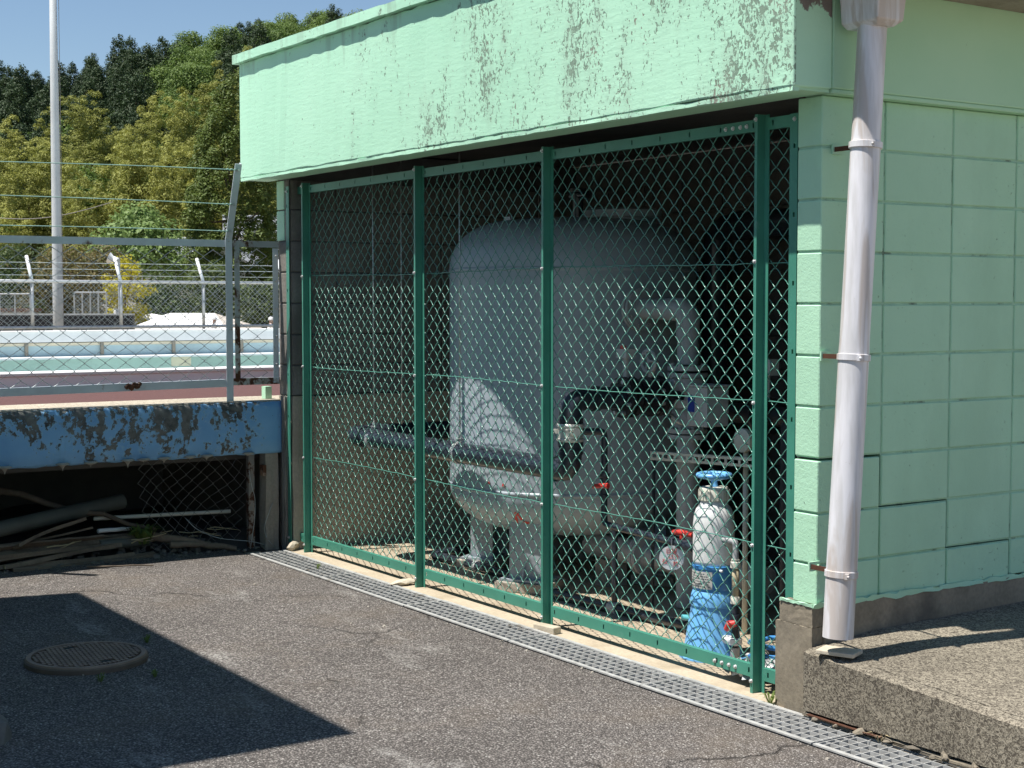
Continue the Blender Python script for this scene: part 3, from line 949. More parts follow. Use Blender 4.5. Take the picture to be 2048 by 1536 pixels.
# stones under the posts
tag(chunk('post_shoe_stone', (-4.70, -.01, .005), (.06,.04,.04), M['pale_stone'], 71), 'pale stone lump at the foot of the leftmost green post', 'stone')
tag(chunk('post_shoe_stone', (-3.24, -.015, -.005), (.10,.035,.022), M['pale_stone'], 72), 'flat pale stone wedge left of the second green post', 'stone')
m = MB(); m.obox((-1.79,-.028,-.004), Vector((.07,.012,0)), Vector((-.005,.026,0)), Vector((0,0,.018)))
tag(m.build('brick_piece', M['pale_stone'], bevel=.004), 'tan brick piece lying at the foot of the third green post', 'brick')

# ================================================================== downpipe
dp = thing('downpipe', 'white rain downpipe with hopper box clamped to the green wall', 'downpipe', (.12, -.007, .30))
pb, pt = Vector((.180, -.069, .325)), Vector((.180, .080, 2.70))
def pl(z): t = (z-pb.z)/(pt.z-pb.z); return pb + (pt-pb)*t
def pipe_body():
    m = MB(); ax = (pt-pb)
    cuts = [.325,.335,.36,.50,.70,.735,1.0,1.30,1.395,1.41,1.43,1.8,2.17,2.185,2.20,2.4,2.62]
    rr   = [.0575,.0575,.0575,.0575,.0575,.0575,.057,.057,.057,.0565,.0555,.0555,.0555,.0548,.0540,.054,.054]
    m.tube([pl(z) for z in cuts], rr, 40, cap=False)
    m.tube([pl(z) for z in (.62,.325)], .0525, 40, cap=False)
    n0 = 40
    # annular rim at the open end
    o = m.tube([pl(.3255), pl(.3250)], [.0575,.0525], 40, cap=False)
    return m.build('pipe', M['pvc_white'], dp, smooth=35)
pipe_body()
for z in (.565, 1.375, 2.165):
    c = pl(z); m = MB(); ax = (pt-pb).normalized()
    m.tube([c-ax*.013, c-ax*.011, c+ax*.011, c+ax*.013], [.0585,.0625,.0625,.0585], 40)
    cl = m.build('clamp', M['pvc_white'], dp, smooth=35)
    m = MB(); m.obox(c+Vector((.058,-.030,0)), Vector((.006,.004,0)), Vector((-.006,.010,0)), Vector((0,0,.010))); m.lathe([(.005,0),(.005,.010)], c+Vector((.066,-.036,0)), 8, 'X')
    m.build('clamp_bolt', M['pvc_white'], cl)
    m = MB(); m.box(0.001, .12, c.y+.010, c.y+.016, c.z-.009, c.z+.009); m.tube([(.115,c.y+.013,c.z),(.15,c.y+.013,c.z)], .007, 8)
    m.build('bracket_arm', M['rust'], cl)
    m = MB(); m.obox((.006, c.y+.03, c.z), Vector((.004,0,0)), Vector((0,.028,0)), Vector((0,0,.018))); m.lathe([(.006,0),(.006,.012)], (.008,c.y+.045,c.z), 8, 'X')
    m.build('wall_plate', M['block'], cl)
def hopper():
    m = MB(); c = pl(2.62)
    x0, x1, y0, y1 = .085, .275, c.y-.075, c.y+.075
    lv = [(2.600, .030), (2.620, .006), (2.70, 0), (2.755, -.008), (2.775, -.012), (2.778, .0)]
    vs = []
    for z, ins in lv: vs += [(x0+ins*.3,y0+ins,z),(x1-ins,y0+ins,z),(x1-ins,y1-ins,z),(x0+ins*.3,y1-ins,z)]
    fs = [(0,1,2,3)[::-1]]
    for i in range(len(lv)-1):
        for k in range(4):
            fs.append((i*4+k, i*4+(k+1)%4, (i+1)*4+(k+1)%4, (i+1)*4+k))
    fs.append(tuple(range((len(lv)-1)*4, len(lv)*4)))
    m.add(vs, fs)
    return m.build('hopper', M['pvc_white'], dp, bevel=.006)
hopper()
# ================================================================== pump room equipment
def flange(m, c, axis, r, t=.02, n=20):
    m.lathe([(r, -t/2), (r, t/2)], c, n, axis)
def bolts_ring(fl_, c, axis, r, n=8, br=.009, h=.03):
    for k in range(n):
        m = MB()
        g = 2*math.pi*(k+.5)/n; a, b = r*math.cos(g), r*math.sin(g)
        q = Vector((a,b,0)) if axis == 'Z' else (Vector((0,a,b)) if axis == 'X' else Vector((b,0,a)))
        m.lathe([(br,-h/2),(br,h/2)], Vector(c)+q, 6, axis); m.build('bolt', M['galv'], fl_)

TC = Vector((-3.02, 1.005, 0)); TR = .72
tank = thing('filter_tank', 'big pale grey pressure filter tank with domed ends on legs', 'tank', (TC.x, TC.y, 0))
def tank_shell():
    prof = []
    for k in range(15):                          # lower dish
        a = math.radians(90*k/14); prof.append((TR*math.sin(a)**.72 if k else 0, .515 - .275*math.cos(a)**1.0))
    prof += [(TR, .60), (TR, 1.2), (TR, 1.74)]
    for k in range(15):
        a = math.radians(90*k/14); prof.append((TR*math.cos(a)**.46 if k < 14 else 0, 1.775 + .29*math.sin(a)))
    m = MB(); m.lathe(prof, (TC.x, TC.y, 0), 72); return m.build('shell', M['tank'], tank, smooth=True)
tank_shell()
for z in (.53, 1.765):
    m = MB(); m.lathe([(TR+.0005, z-.012),(TR+.005, z-.004),(TR+.005, z+.004),(TR+.0005, z+.012)], (TC.x,TC.y,0), 72); m.build('weld_seam', M['tank'], tank, smooth=True)
for a in (-60, 30, 120, 210):
    g = math.radians(a); u = Vector((math.cos(g), math.sin(g), 0)); w = Vector((-u.y, u.x, 0)); c = Vector((TC.x,TC.y,0)) + u*.545
    m = MB(); m.obox(c+u*.075+Vector((0,0,.255)), w*.100, u*.006, Vector((0,0,.205)))
    m.obox(c+w*.094+Vector((0,0,.255)), u*.069, w*.006, Vector((0,0,.205))); m.obox(c-w*.094+Vector((0,0,.255)), u*.069, w*.006, Vector((0,0,.205)))
    lg = m.build('leg', M['tank_leg'], tank)
    m = MB(); m.obox(c+u*.02+Vector((0,0,.044)), w*.14, u*.11, Vector((0,0,.006))); m.build('foot_plate', M['tank_leg'], lg)
    m = MB(); m.obox(c+u*.02+Vector((0,0,.008)), w*.16, u*.13, Vector((0,0,.028))); m.build('plinth', M['stone'], lg, bevel=.006)
    m = MB(); q = c + u*.09; m.add([q-w*.005+Vector((0,0,.05)), q+u*.04-w*.005+Vector((0,0,.05)), q-w*.005+Vector((0,0,.14)), q+w*.005+Vector((0,0,.05)), q+u*.04+w*.005+Vector((0,0,.05)), q+w*.005+Vector((0,0,.14))], [(0,1,2),(3,5,4),(0,3,4,1),(1,4,5,2),(2,5,3,0)]); m.build('gusset', M['tank_leg'], lg)
m = MB(); m.lathe([(.20,1.96),(.20,2.07),(.235,2.07),(.235,2.11),(.19,2.125),(0,2.13)], (TC.x+.18, TC.y+.22, 0), 32); m.build('manhole', M['tank'], tank, smooth=40)
m = MB(); m.tube([(TC.x+.16,TC.y-.08,2.0),(TC.x+.16,TC.y-.08,2.20)], .03, 12); m.tube([(TC.x+.10,TC.y-.08,2.19),(TC.x+.26,TC.y-.08,2.19)], .022, 10); m.lathe([(.05,2.21),(.05,2.23)], (TC.x+.16,TC.y-.08,0), 16); m.build('air_valve', M['dark_pvc'], tank, smooth=40)
m = MB(); q = Vector((TC.x-.06, TC.y-.42, 1.98)); m.add([q+Vector(p) for p in ((-.05,0,-.02),(.05,0,-.02),(.03,0,.09),(-.03,0,.09),(-.05,.014,-.02),(.05,.014,-.02),(.03,.014,.09),(-.03,.014,.09))], [(0,1,2,3),(7,6,5,4),(0,4,5,1),(1,5,6,2),(2,6,7,3),(3,7,4,0)]); m.build('lifting_lug', M['tank'], tank)
# marks brushed on the lower dish, as thin paint films hugging the shell
def on_tank(x_off_deg, z, lift=.0015):
    g = math.radians(x_off_deg)
    if z < .515:
        c = min(1, (.515-z)/.275); a = math.acos(c); r = TR*math.sin(a)**.72
    else: r = TR
    return Vector((TC.x + (r+lift)*math.cos(g), TC.y + (r+lift)*math.sin(g), z - (lift if z < .5 else 0)))
def brush(name, strokes, mat, wdeg=.9):
    m = MB()
    for st in strokes:
        pts = []
        for (d0,z0),(d1,z1) in zip(st, st[1:]):
            for k in range(7): pts.append((d0+(d1-d0)*k/6, z0+(z1-z0)*k/6))
        vs = []
        for i,(d,z) in enumerate(pts):
            d1, z1 = pts[min(i+1,len(pts)-1)]; d0, z0 = pts[max(i-1,0)]
            tx, tz = (d1-d0)*TR*math.pi/180, z1-z0; L = math.hypot(tx,tz) or 1
            w = .011*(.7+.3*math.sin(i*2.1))
            vs += [on_tank(d - tz/L*w/TR*57.3, z + tx/L*w), on_tank(d + tz/L*w/TR*57.3, z - tx/L*w)]
        m.add(vs, [(2*i,2*i+1,2*i+3,2*i+2) for i in range(len(pts)-1)])
    return m.build(name, mat, tank)
brush('red_mark', [[(-62,.43),(-64.5,.36)],[(-62,.43),(-60,.37),(-57.5,.365)],[(-66,.335),(-60,.328)]], M['red_ink'])
brush('red_mark', [[(-76,.585),(-75,.575)],[(-68,.578),(-66.5,.572)]], M['red_ink'])
# sheath rod along the tank foot
# ---- dark pressure pipe
run = thing('dark_pipe_run', 'dark blue grey plastic pressure pipe crossing in front of the tank', 'pipe', (-3.0, .18, 0))
PY, PZ, PR = .175, .745, .057
m = MB()
path = bend([(-4.22, 2.0, PZ+.015), (-4.22, PY, PZ+.012), (-1.882, PY, PZ), (-1.882, PY, .905)], .085, 8)
m.tube(path, PR, 24); m.build('pipe', M['dark_pvc'], run, smooth=50)
m = MB()
path = bend([(-1.882, PY, .975), (-1.882, PY, 1.10), (-1.882, .88, 1.10)], .085, 8)
m.tube(path, PR, 24); m.build('pipe', M['dark_pvc'], run, smooth=50)
def sleeve(a, b, r=.064):
    m = MB(); m.tube([a, b], r, 24); return m.build('coupling', M['dark_pvc'], run, smooth=50)
sleeve((-4.10,PY,PZ+.01), (-4.04,PY,PZ+.01)); sleeve((-4.22,.30,PZ+.013), (-4.22,.36,PZ+.013)); sleeve((-2.00,PY,PZ), (-2.06,PY,PZ)); sleeve((-1.882,PY,.865),(-1.882,PY,.895)); sleeve((-1.882,PY,.985),(-1.882,PY,1.01)); sleeve((-1.882,.30,1.10),(-1.882,.34,1.10)); sleeve((-1.882,PY,PZ+.085),(-1.882,PY,PZ+.10))
m = MB(); m.lathe([(.066,.893),(.070,.898),(.070,.905),(.062,.910),(.062,.965),(.070,.970),(.070,.977),(.066,.982)], (-1.882,PY,0), 24)
m.tube([(-1.83,PY-.02,.94),(-1.79,PY-.03,.945)], .022, 12); m.lathe([(.024,.932),(.024,.952)], (-1.935,PY-.04,0), 8); m.tube([(-1.945,PY-.02,.955),(-1.80,PY-.065,.955)], .006, 6); m.tube([(-1.945,PY-.02,.915),(-1.80,PY-.065,.915)], .006, 6)
m.build('saddle_clamp', M['alu'], run, smooth=40)
for x, dx in ((-3.93, 0), (-2.93, 0)):
    m = MB(); m.tube([(x, PY, PZ+.075),(x, PY, 2.56)], .0045, 8); hr = m.build('hanger_rod', M['galv'], run, smooth=True)
    m = MB(); m.lathe([(PR+.002,-.016),(PR+.0045,-.016),(PR+.0045,.016),(PR+.002,.016)], (x, PY, PZ+.003), 24, 'X'); m.box(x-.014, x+.014, PY-.003, PY+.003, PZ+.055, PZ+.10); m.lathe([(.011,.094),(.011,.108)], (x, PY, PZ-.0), 6); m.lathe([(.008,-.02),(.008,.02)], (x,PY,PZ+.078), 6, 'Y'); m.build('pipe_clip', M['galv'], hr, smooth=40)
m = MB(); m.tube([(-4.02, .42, PZ+.08),(-4.02,.42,2.56)], .0045, 8); m.build('hanger_rod', M['galv'], run, smooth=True)
# ---- thin drain line with red valve
dr = thing('drain_line', 'thin dark pipe with a red-handled valve dropping from the silver clamp', 'pipe', (-1.75, .2, 0))
m = MB(); m.tube(bend([(-1.875,PY+.03,.940),(-1.815,.335,.940),(-1.815,.335,.475),(-1.10,.325,.455)], .03, 5), .017, 12); m.build('pipe', M['dark_pvc'], dr, smooth=50)
m = MB(); m.tube([(-1.815,.335,.61),(-1.815,.335,.625),(-1.815,.335,.63),(-1.815,.335,.71),(-1.815,.335,.715),(-1.815,.335,.73)], [.027,.027,.022,.022,.027,.027], 16); m.build('valve_body', M['dark_pvc'], dr, smooth=40)
m = MB(); m.tube([(-1.81,.315,.672),(-1.80,.285,.672)], .010, 8); m.tube([(-1.825,.275,.668),(-1.785,.285,.674),(-1.735,.30,.678)], [.011,.012,.014], 10); m.build('valve_handle', M['red_plastic'], dr, smooth=50)
m = MB(); m.tube([(-1.27,.327,.459),(-1.11,.325,.455)], .027, 14); m.tube([(-1.25,.327,.459),(-1.235,.327,.459)], .033, 14); m.build('valve_body', M['dark_pvc'], dr, smooth=40)
m = MB(); m.tube([(-1.20,.325,.475),(-1.20,.325,.505)], .012, 8); m.tube([(-1.26,.32,.507),(-1.20,.325,.513),(-1.13,.33,.508)], [.012,.015,.012], 10); m.build('valve_handle', M['red_plastic'], dr, smooth=50)
# round tag hung on it
tagc = Vector((-1.232, .29, .392))
tg = thing('round_tag', 'round white tag with red handwriting hanging beside the bottle', 'tag', tuple(tagc))
fw = (CAM_POS - tagc); fw.z = 0; fw.normalize(); sd = Vector((-fw.y, fw.x, 0))
m = MB(); N = 28
vs = [tagc + sd*.058*math.cos(2*math.pi*k/N) + Vector((0,0,.058*math.sin(2*math.pi*k/N))) for k in range(N)]
vs += [v - fw*.002 for v in vs]
m.add(vs, [tuple(range(N)), tuple(range(2*N-1, N-1, -1))] + [(k, N+k, N+(k+1)%N, (k+1)%N) for k in range(N)])
m.build('disc', M['white_plastic'], tg)
m = MB(); m.tube([tagc+Vector((0,0,.055)), tagc+Vector((.0,.0,.09))], .0012, 5); m.build('string', M['fence_wire'], tg)
def text_mesh(body, size, mat, name, parent, origin, u, up, nrm):
    c = bpy.data.curves.new('t', 'FONT'); c.body = body; c.size = size; c.align_x = 'CENTER'; c.align_y = 'CENTER'; c.extrude = .0003
    o = bpy.data.objects.new('t', c); COL.objects.link(o)
    dg = bpy.context.evaluated_depsgraph_get()
    me = bpy.data.meshes.new_from_object(o.evaluated_get(dg)); bpy.data.objects.remove(o)
    mw = Matrix((u, up, nrm)).transposed().to_4x4(); mw.translation = origin
    me.transform(mw); me.materials.clear(); me.materials.append(mat); me.name = name
    return obj(name, me, parent)
Z_ = Vector((0,0,1))
for s, du, dz in (('日曜', -.002, .030), ('以外', .010, .004), ('投', -.032, -.018), ('禁', .018, -.030)):
    text_mesh(s, .027, M['red_ink'], 'lettering', tg, tagc + sd*du + Z_*dz + fw*.0012, sd, Z_, fw)
# ---- grey riser with motor valve
ris = thing('grey_riser', 'grey riser pipe with flanges and elbow feeding the tank side', 'pipe', (-1.862, .91, 0))
RX, RY = -1.862, .91
m = MB(); m.tube([(RX,RY,-.01),(RX,RY,.90)], .056, 24); m.build('pipe', M['pipe_grey'], ris, smooth=50)
m = MB(); m.tube(bend([(RX,RY,1.26),(RX,RY,1.545),(-2.33,RY,1.545)], .10, 8), .056, 24); m.build('pipe', M['pipe_grey'], ris, smooth=50)
m = MB(); m.tube(bend([(RX,RY,1.40),(RX,RY,1.545),(-2.02,RY,1.545)], .10, 8), .0615, 24); m.build('elbow', M['pipe_grey'], ris, smooth=50)
for z in (.885, .915, 1.205, 1.24):
    m = MB(); flange(m, (RX,RY,z), 'Z', .105, .022, 28); fl = m.build('flange', M['pipe_grey'], ris, smooth=40)
    bolts_ring(fl, (RX,RY,z+(.016 if z in (.915,1.24) else -.016)), 'Z', .085, 8, .009, .016)
for x in (-2.24, -2.272):
    m = MB(); flange(m, (x,RY,1.545), 'X', .115, .02, 32); fl = m.build('flange', M['pipe_grey'], ris, smooth=40)
    if x > -2.25:
        bolts_ring(fl, (x+.015,RY,1.545), 'X', .092, 8, .009, .016)
m = MB(); m.lathe([(.075,.93),(.085,.95),(.085,1.02),(.062,1.05),(.062,1.10),(.09,1.13),(.09,1.19)], (RX,RY,0), 24); m.build('valve_body', M['pipe_grey'], ris, smooth=40)
m = MB(); m.box(RX-.06, RX+.03, RY-.115, RY-.06, 1.11, 1.185); m.build('valve_cover', M['grey_box'], ris, bevel=.008)
m = MB(); m.tube([(RX-.02,RY-.09,1.00),(RX+.03,RY-.10,.97),(RX+.05,RY-.07,.95)], .008, 8); m.build('signal_cable', M['ivory'], ris, smooth=True)
# control box
bx = thing('control_box', 'grey control box with a blue sticker on the riser', 'control box', (-1.66, .80, .95))
m = MB(); m.box(-1.625, -1.485, .725, .86, .965, 1.160); m.build('case', M['grey_box'], bx, bevel=.006)
m = MB(); m.box(-1.630, -1.480, .712, .723, .965, 1.160); m.build('lid', M['grey_box'], bx, bevel=.004)
m = MB(); m.box(-1.635, -1.475, .705, .862, 1.162, 1.172); m.build('rain_cap', M['grey_box'], bx, bevel=.002)
m = MB(); m.box(-1.622, -1.572, .7095, .7115, 1.035, 1.105); m.add([(-1.622,.7095,1.106),(-1.572,.7095,1.106),(-1.597,.7095,1.122),(-1.622,.7115,1.106),(-1.572,.7115,1.106),(-1.597,.7115,1.122)], [(0,1,2),(5,4,3),(0,2,5,3),(2,1,4,5)]); m.build('sticker', M['blue_label'], bx)
m = MB(); m.box(-1.84, -1.627, .80, .82, 1.04, 1.08); m.build('mount', M['grey_box'], bx)
# black valve set between dark pipe and riser
vs_ = thing('butterfly_valve', 'black butterfly valve pair with grey handwheel left of the riser', 'valve', (-1.88, .6, 1.0))
for y in (.50, .545, .60, .66, .72):
    m = MB(); flange(m, (-1.882, y, 1.10), 'Y', .105 if y != .60 else .085, .026, 28); fl = m.build('flange', M['black'], vs_, smooth=40)
    if y in (.50, .72):
        bolts_ring(fl, (-1.882, y-.02, 1.10), 'Y', .085, 8, .011, .02)
m = MB(); m.tube([(-1.882,.52,1.19),(-1.882,.52,1.30)], .014, 10); m.box(-1.925,-1.84,.49,.55,1.30,1.345); m.build('valve_stem', M['grey_box'], vs_)
m = MB(); m.box(-1.905,-1.88,.50,.52,1.346,1.362); m.build('position_flag', M['red_plastic'], vs_)
m = MB(); hc = Vector((-1.80,.60,1.285)); m.tube(arc(hc,(1,0,0),(0,0,1),.055,0,360,24), .010, 8, cap=False)
for a in (0,120,240): m.tube([hc, hc+Vector((math.cos(math.radians(a)),0,math.sin(math.radians(a))))*.055], .006, 6)
m.tube([hc, hc+Vector((-.02,.06,0))], .010, 8); m.build('handwheel', M['pipe_grey'], vs_, smooth=50)
m = MB(); m.tube([(-1.81,.66,1.285),(-1.86,.66,1.20)], .014, 8); m.build('wheel_shaft', M['grey_box'], vs_)
# second valve behind, to the right
v2 = thing('grey_lever_valve', 'grey lever valve in the dark behind the control box', 'valve', (-1.32, 1.0, 1.0))
m = MB(); m.tube([(-1.60,1.0,1.02),(-1.16,1.0,1.02)], .05, 16); flange(m, (-1.40,1.0,1.02), 'X', .09, .02); flange(m, (-1.36,1.0,1.02), 'X', .09, .02); flange(m, (-1.32,1.0,1.02), 'X', .09, .02); m.build('valve_body', M['black'], v2, smooth=40)
m = MB(); m.tube([(-1.36,1.0,1.10),(-1.36,1.0,1.22)], .015, 8); m.box(-1.41,-1.31,.97,1.03,1.22,1.30); m.build('actuator', M['grey_box'], v2)
m = MB(); m.tube([(-1.20,1.0,-.02),(-1.20,1.0,1.0)], .045, 14); m.build('pipe_leg', M['dark_pvc'], v2, smooth=40)
# gauge disc on its standpipe
gd = thing('gauge_stand', 'pale round disc on a thin grey standpipe behind the bottle', 'gauge', (-1.22, .72, 0))
m = MB(); m.tube([(-1.225,.74,-.015),(-1.225,.74,.90)], .014, 10); m.build('standpipe', M['ivory'], gd, smooth=True)
gc = Vector((-1.225,.72,.92)); m = MB(); m.lathe([(.052,-.012),(.058,-.008),(.058,.012),(.05,.016)], gc, 24, 'Y'); m.build('disc', M['ivory'], gd, smooth=40)
# perforated channel
st_ = thing('strut_channel', 'white perforated steel channel spanning behind the blue handwheel', 'steel channel', (-1.5, .75, 0))
a_, b_ = Vector((-2.03, .80, .775)), Vector((-1.02, .62, .835))
def strut():
    u = (b_-a_).normalized(); L = (b_-a_).length; upv = (Z_ - u*Z_.dot(u)).normalized(); nv = u.cross(upv)
    m = MB(); t = 0.0; h = .021
    m.obox(a_+u*L/2+upv*(h-.006), u*(L/2), nv*.0015, upv*.006); m.obox(a_+u*L/2-upv*(h-.006), u*(L/2), nv*.0015, upv*.006)
    m.obox(a_+u*L/2+upv*h-nv*.018, u*(L/2), nv*.018, upv*.0015); m.obox(a_+u*L/2-upv*h-nv*.018, u*(L/2), nv*.018, upv*.0015)
    while t < L:
        m.obox(a_+u*(t+.011), u*.010, nv*.0014, upv*.0092); t += .062
    m.build('channel', M['ivory'], st_)
    m = MB(); m.tube([a_+u*.02-nv*.01+Vector((0,0,-.02)), Vector((a_.x+.02,a_.y,-.02))], .009, 8); m.build('stanchion', M['dark_pvc'], st_)
    m = MB(); m.tube([b_-u*.02-nv*.01+Vector((0,0,-.02)), Vector((b_.x-.02,b_.y,-.02))], .009, 8); m.build('stanchion', M['dark_pvc'], st_)
strut()
# large low pipes
lp = thing('low_grey_pipe', 'thick grey pipe lying low behind the bottle with a flange', 'pipe', (-2.0, .97, 0))
m = MB(); m.tube([(-2.75,.95,.20),(-1.35,1.0,.195)], .070, 24); m.build('pipe', M['pipe_grey'], lp, smooth=50)
m = MB(); m.tube([(-2.30,.966,.20),(-2.275,.967,.20)], .115, 28); m.build('flange', M['pipe_grey'], lp, smooth=40)
m = MB(); m.tube([(-2.268,.967,.20),(-2.243,.968,.20)], .115, 28); m.build('flange', M['pipe_grey'], lp, smooth=40)
m = MB(); m.tube([(-2.02,.976,.20),(-1.88,.981,.20)], .079, 24); m.build('coupling', M['pipe_grey'], lp, smooth=40)
for x in (-2.6, -1.55):
    m = MB(); m.box(x-.05,x+.05,.9,1.05,-.02,.135); m.build('saddle_block', M['stone'], lp)
# dark pipe along the back
bp = thing('back_pipe', 'black pipe rising and turning along the dark back wall', 'pipe', (-1.9, 1.75, 0))
m = MB(); m.tube(bend([(-2.62,1.75,-.02),(-2.62,1.75,2.02),(-1.2,1.75,2.04),(-.6,1.75,2.04)], .14, 8), .075, 20); m.build('pipe', M['dark_pvc'], bp, smooth=50)
m = MB(); m.tube([(-2.44,1.75,2.022),(-2.40,1.75,2.022)], .088, 20); m.build('coupling', M['dark_pvc'], bp, smooth=40)
m = MB(); m.tube([(-2.62,1.75,1.80),(-2.62,1.75,1.84)], .088, 20); m.build('coupling', M['dark_pvc'], bp, smooth=40)
for x in (-1.75, -1.15):
    m = MB(); m.tube([(x,1.75,2.11),(x,1.75,2.565)], .005, 8); m.build('hanger_rod', M['galv'], bp)
m = MB(); m.tube([(-.6,1.75,2.04),(-.14,1.75,2.04)], .075, 20); m.build('pipe', M['dark_pvc'], bp, smooth=50)
# floor pipes
fp = thing('floor_pipe', 'thin dark pipe on the lit floor left of the tank legs', 'pipe', (-3.4, .56, 0))
m = MB(); m.tube(bend([(-3.95,.95,.012),(-3.90,.565,.012),(-3.0,.575,.012)], .05, 5), .027, 14); m.build('pipe', M['dark_pvc'], fp, smooth=50)
m = MB(); m.tube([(-3.86,.566,.012),(-3.80,.567,.012)], .033, 14); m.build('coupling', M['dark_pvc'], fp, smooth=50)
m = MB(); m.tube([(-3.40,.571,.012),(-3.37,.571,.012)], .033, 14); m.build('coupling', M['pipe_grey'], fp, smooth=50)
fp = thing('floor_pipe', 'thin dark pipe on the lit floor running to the blue bottle stand', 'pipe', (-1.9, .5, 0))
m = MB(); m.tube([(-2.46,.475,.010),(-1.42,.535,.010),(-1.14,.42,.02)], .027, 14); m.build('pipe', M['dark_pvc'], fp, smooth=50)
m = MB(); m.tube([(-2.49,.473,.010),(-2.44,.476,.010)], .034, 14); m.tube([(-1.98,.502,.010),(-1.92,.506,.010)], .035, 14); m.build('end_cap', M['pipe_grey'], fp, smooth=50)
m = MB(); m.tube([(-1.95,.504,.03),(-1.95,.504,.45)], .016, 10); m.build('upright', M['dark_pvc'], fp, smooth=50)
m = MB(); m.tube([(-1.38,.525,.010),(-1.15,.425,.020)], .038, 16); m.tube([(-1.33,.505,.012),(-1.31,.495,.013)], .045, 16); m.tube([(-1.24,.465,.016),(-1.22,.456,.017)], .045, 16); m.build('valve_body', M['black'], fp, smooth=40)
m = MB(); m.tube([(-1.27,.475,.05),(-1.27,.475,.075)], .012, 8); m.tube([(-1.33,.44,.08),(-1.20,.47,.085)], [.014,.017], 10); m.build('valve_handle', M['teal_plastic'], fp, smooth=50)
# ---- chlorine feeder
FX, FY = -.967, .315
fd = thing('chlorine_feeder', 'white dosing bottle on a flared blue stand with blue handwheel', 'dosing bottle', (FX, FY, -.02))
m = MB(); m.lathe([(.155,-.019),(.155,-.012),(.137,-.010),(.134,.0),(.099,.215),(.1065,.220),(.1065,.235),(.100,.262),(.092,.285),(.088,.290)], (FX,FY,0), 48); m.build('stand', M['blue_plastic'], fd, smooth=40)
m = MB(); m.lathe([(.0935,.291),(.0955,.295),(.0955,.385),(.0985,.388),(.0985,.400),(.093,.403)], (FX,FY,0), 48); bd = m.build('band', M['blue_dark'], fd, smooth=40)
lab = MB(); vs = []
for k in range(15):
    a = math.radians(-130 + 86*k/14)
    for z in (.300, .378): vs.append((FX+.0963*math.cos(a), FY+.0963*math.sin(a), z))
lab.add(vs, [(2*k,2*k+2,2*k+3,2*k+1) for k in range(14)]); lab.build('printed_label', M['label_paper'], bd)
prt = MB()
for row in range(6):
    z = .366 - row*.0115; a0 = -124 + (3 if row % 2 else 0)
    for k in range(12):
        if (k*7+row*3) % 5 == 0: continue
        a = math.radians(a0 + k*6); b = math.radians(a0 + k*6 + 4.4)
        prt.add([(FX+.0968*math.cos(a),FY+.0968*math.sin(a),z),(FX+.0968*math.cos(b),FY+.0968*math.sin(b),z),(FX+.0968*math.cos(b),FY+.0968*math.sin(b),z+.003),(FX+.0968*math.cos(a),FY+.0968*math.sin(a),z+.003)], [(0,1,2,3)])
prt.build('print_lines', M['black'], bd)
m = MB(); m.lathe([(.092,.404),(.0935,.42),(.0935,.585),(.090,.620),(.080,.652),(.064,.672),(.060,.690)], (FX,FY,0), 48); m.build('bottle', M['white_plastic'], fd, smooth=True)
m = MB(); m.lathe([(.052,.69),(.067,.692),(.067,.742),(.062,.750),(.040,.752)], (FX,FY,0), 40)
for k in range(12):
    a = 2*math.pi*k/12; m.obox((FX+.067*math.cos(a), FY+.067*math.sin(a), .716), Vector((math.cos(a),math.sin(a),0))*.004, Vector((-math.sin(a),math.cos(a),0))*.007, Vector((0,0,.022)))
m.build('screw_cap', M['ivory'], fd, smooth=40)
m = MB(); m.lathe([(.010,.752),(.018,.753),(.014,.775),(.014,.795)], (FX,FY,0), 16); m.tube(arc((FX,FY,.803),(1,0,0),(0,1,0),.070,0,360,40), .0125, 10, cap=False)
for a in (20,140,260): m.tube([(FX,FY,.785),(FX+.07*math.cos(math.radians(a)),FY+.07*math.sin(math.radians(a)),.803)], [.012,.009], 8)
m.build('handwheel', M['blue_plastic'], fd, smooth=50)
m = MB(); m.lathe([(.006,0),(.006,.012),(.004,.015)], (FX+.095*math.cos(-.35), FY+.095*math.sin(-.35)-.006, .385), 10, 'X'); m.build('band_screw', M['white_plastic'], fd)
# dosing tube to its right
dt = thing('dosing_tube', 'upright dosing tube with unions and red cock right of the bottle', 'tube', (-.80, .30, -.02))
QX, QY = -.808, .305
m = MB(); m.tube(bend([(FX+.085,FY-.02,.525),(QX,QY,.525),(QX,QY,.44)], .02, 5), .014, 12); m.build('elbow', M['pipe_grey'], dt, smooth=50)
m = MB(); m.lathe([(.020,.405),(.024,.408),(.024,.432),(.019,.436),(.019,.445)], (QX,QY,0), 16); m.lathe([(.018,.245),(.022,.248),(.022,.275),(.018,.28)], (QX,QY,0), 16); m.build('union', M['ivory'], dt, smooth=40)
m = MB(); m.tube([(QX,QY,.275),(QX,QY,.41)], .016, 14); m.build('sight_tube', M['clear'], dt, smooth=True)
m = MB(); m.tube([(QX,QY,.03),(QX,QY,.245)], .016, 14); m.lathe([(.026,.17),(.026,.20)], (QX,QY,0), 14); m.lathe([(.024,.135),(.026,.14),(.026,.165),(.022,.17)], (QX,QY,0), 14); m.build('cock_body', M['dark_pvc'], dt, smooth=40)
m = MB(); m.tube([(QX+.01,QY-.03,.155),(QX+.03,QY-.06,.155)], .010, 8); m.tube([(QX+.005,QY-.055,.14),(QX+.03,QY-.06,.165),(QX+.055,QY-.045,.175)], [.013,.020,.014], 10); m.build('cock_handle', M['red_plastic'], dt, smooth=50)
m = MB(); m.lathe([(.024,.062),(.032,.066),(.032,.09),(.024,.094)], (QX,QY,0), 14); m.tube([(QX,QY,.078),(QX-.06,QY-.02,.082)], .020, 12); m.build('tee', M['white_plastic'], dt, smooth=40)
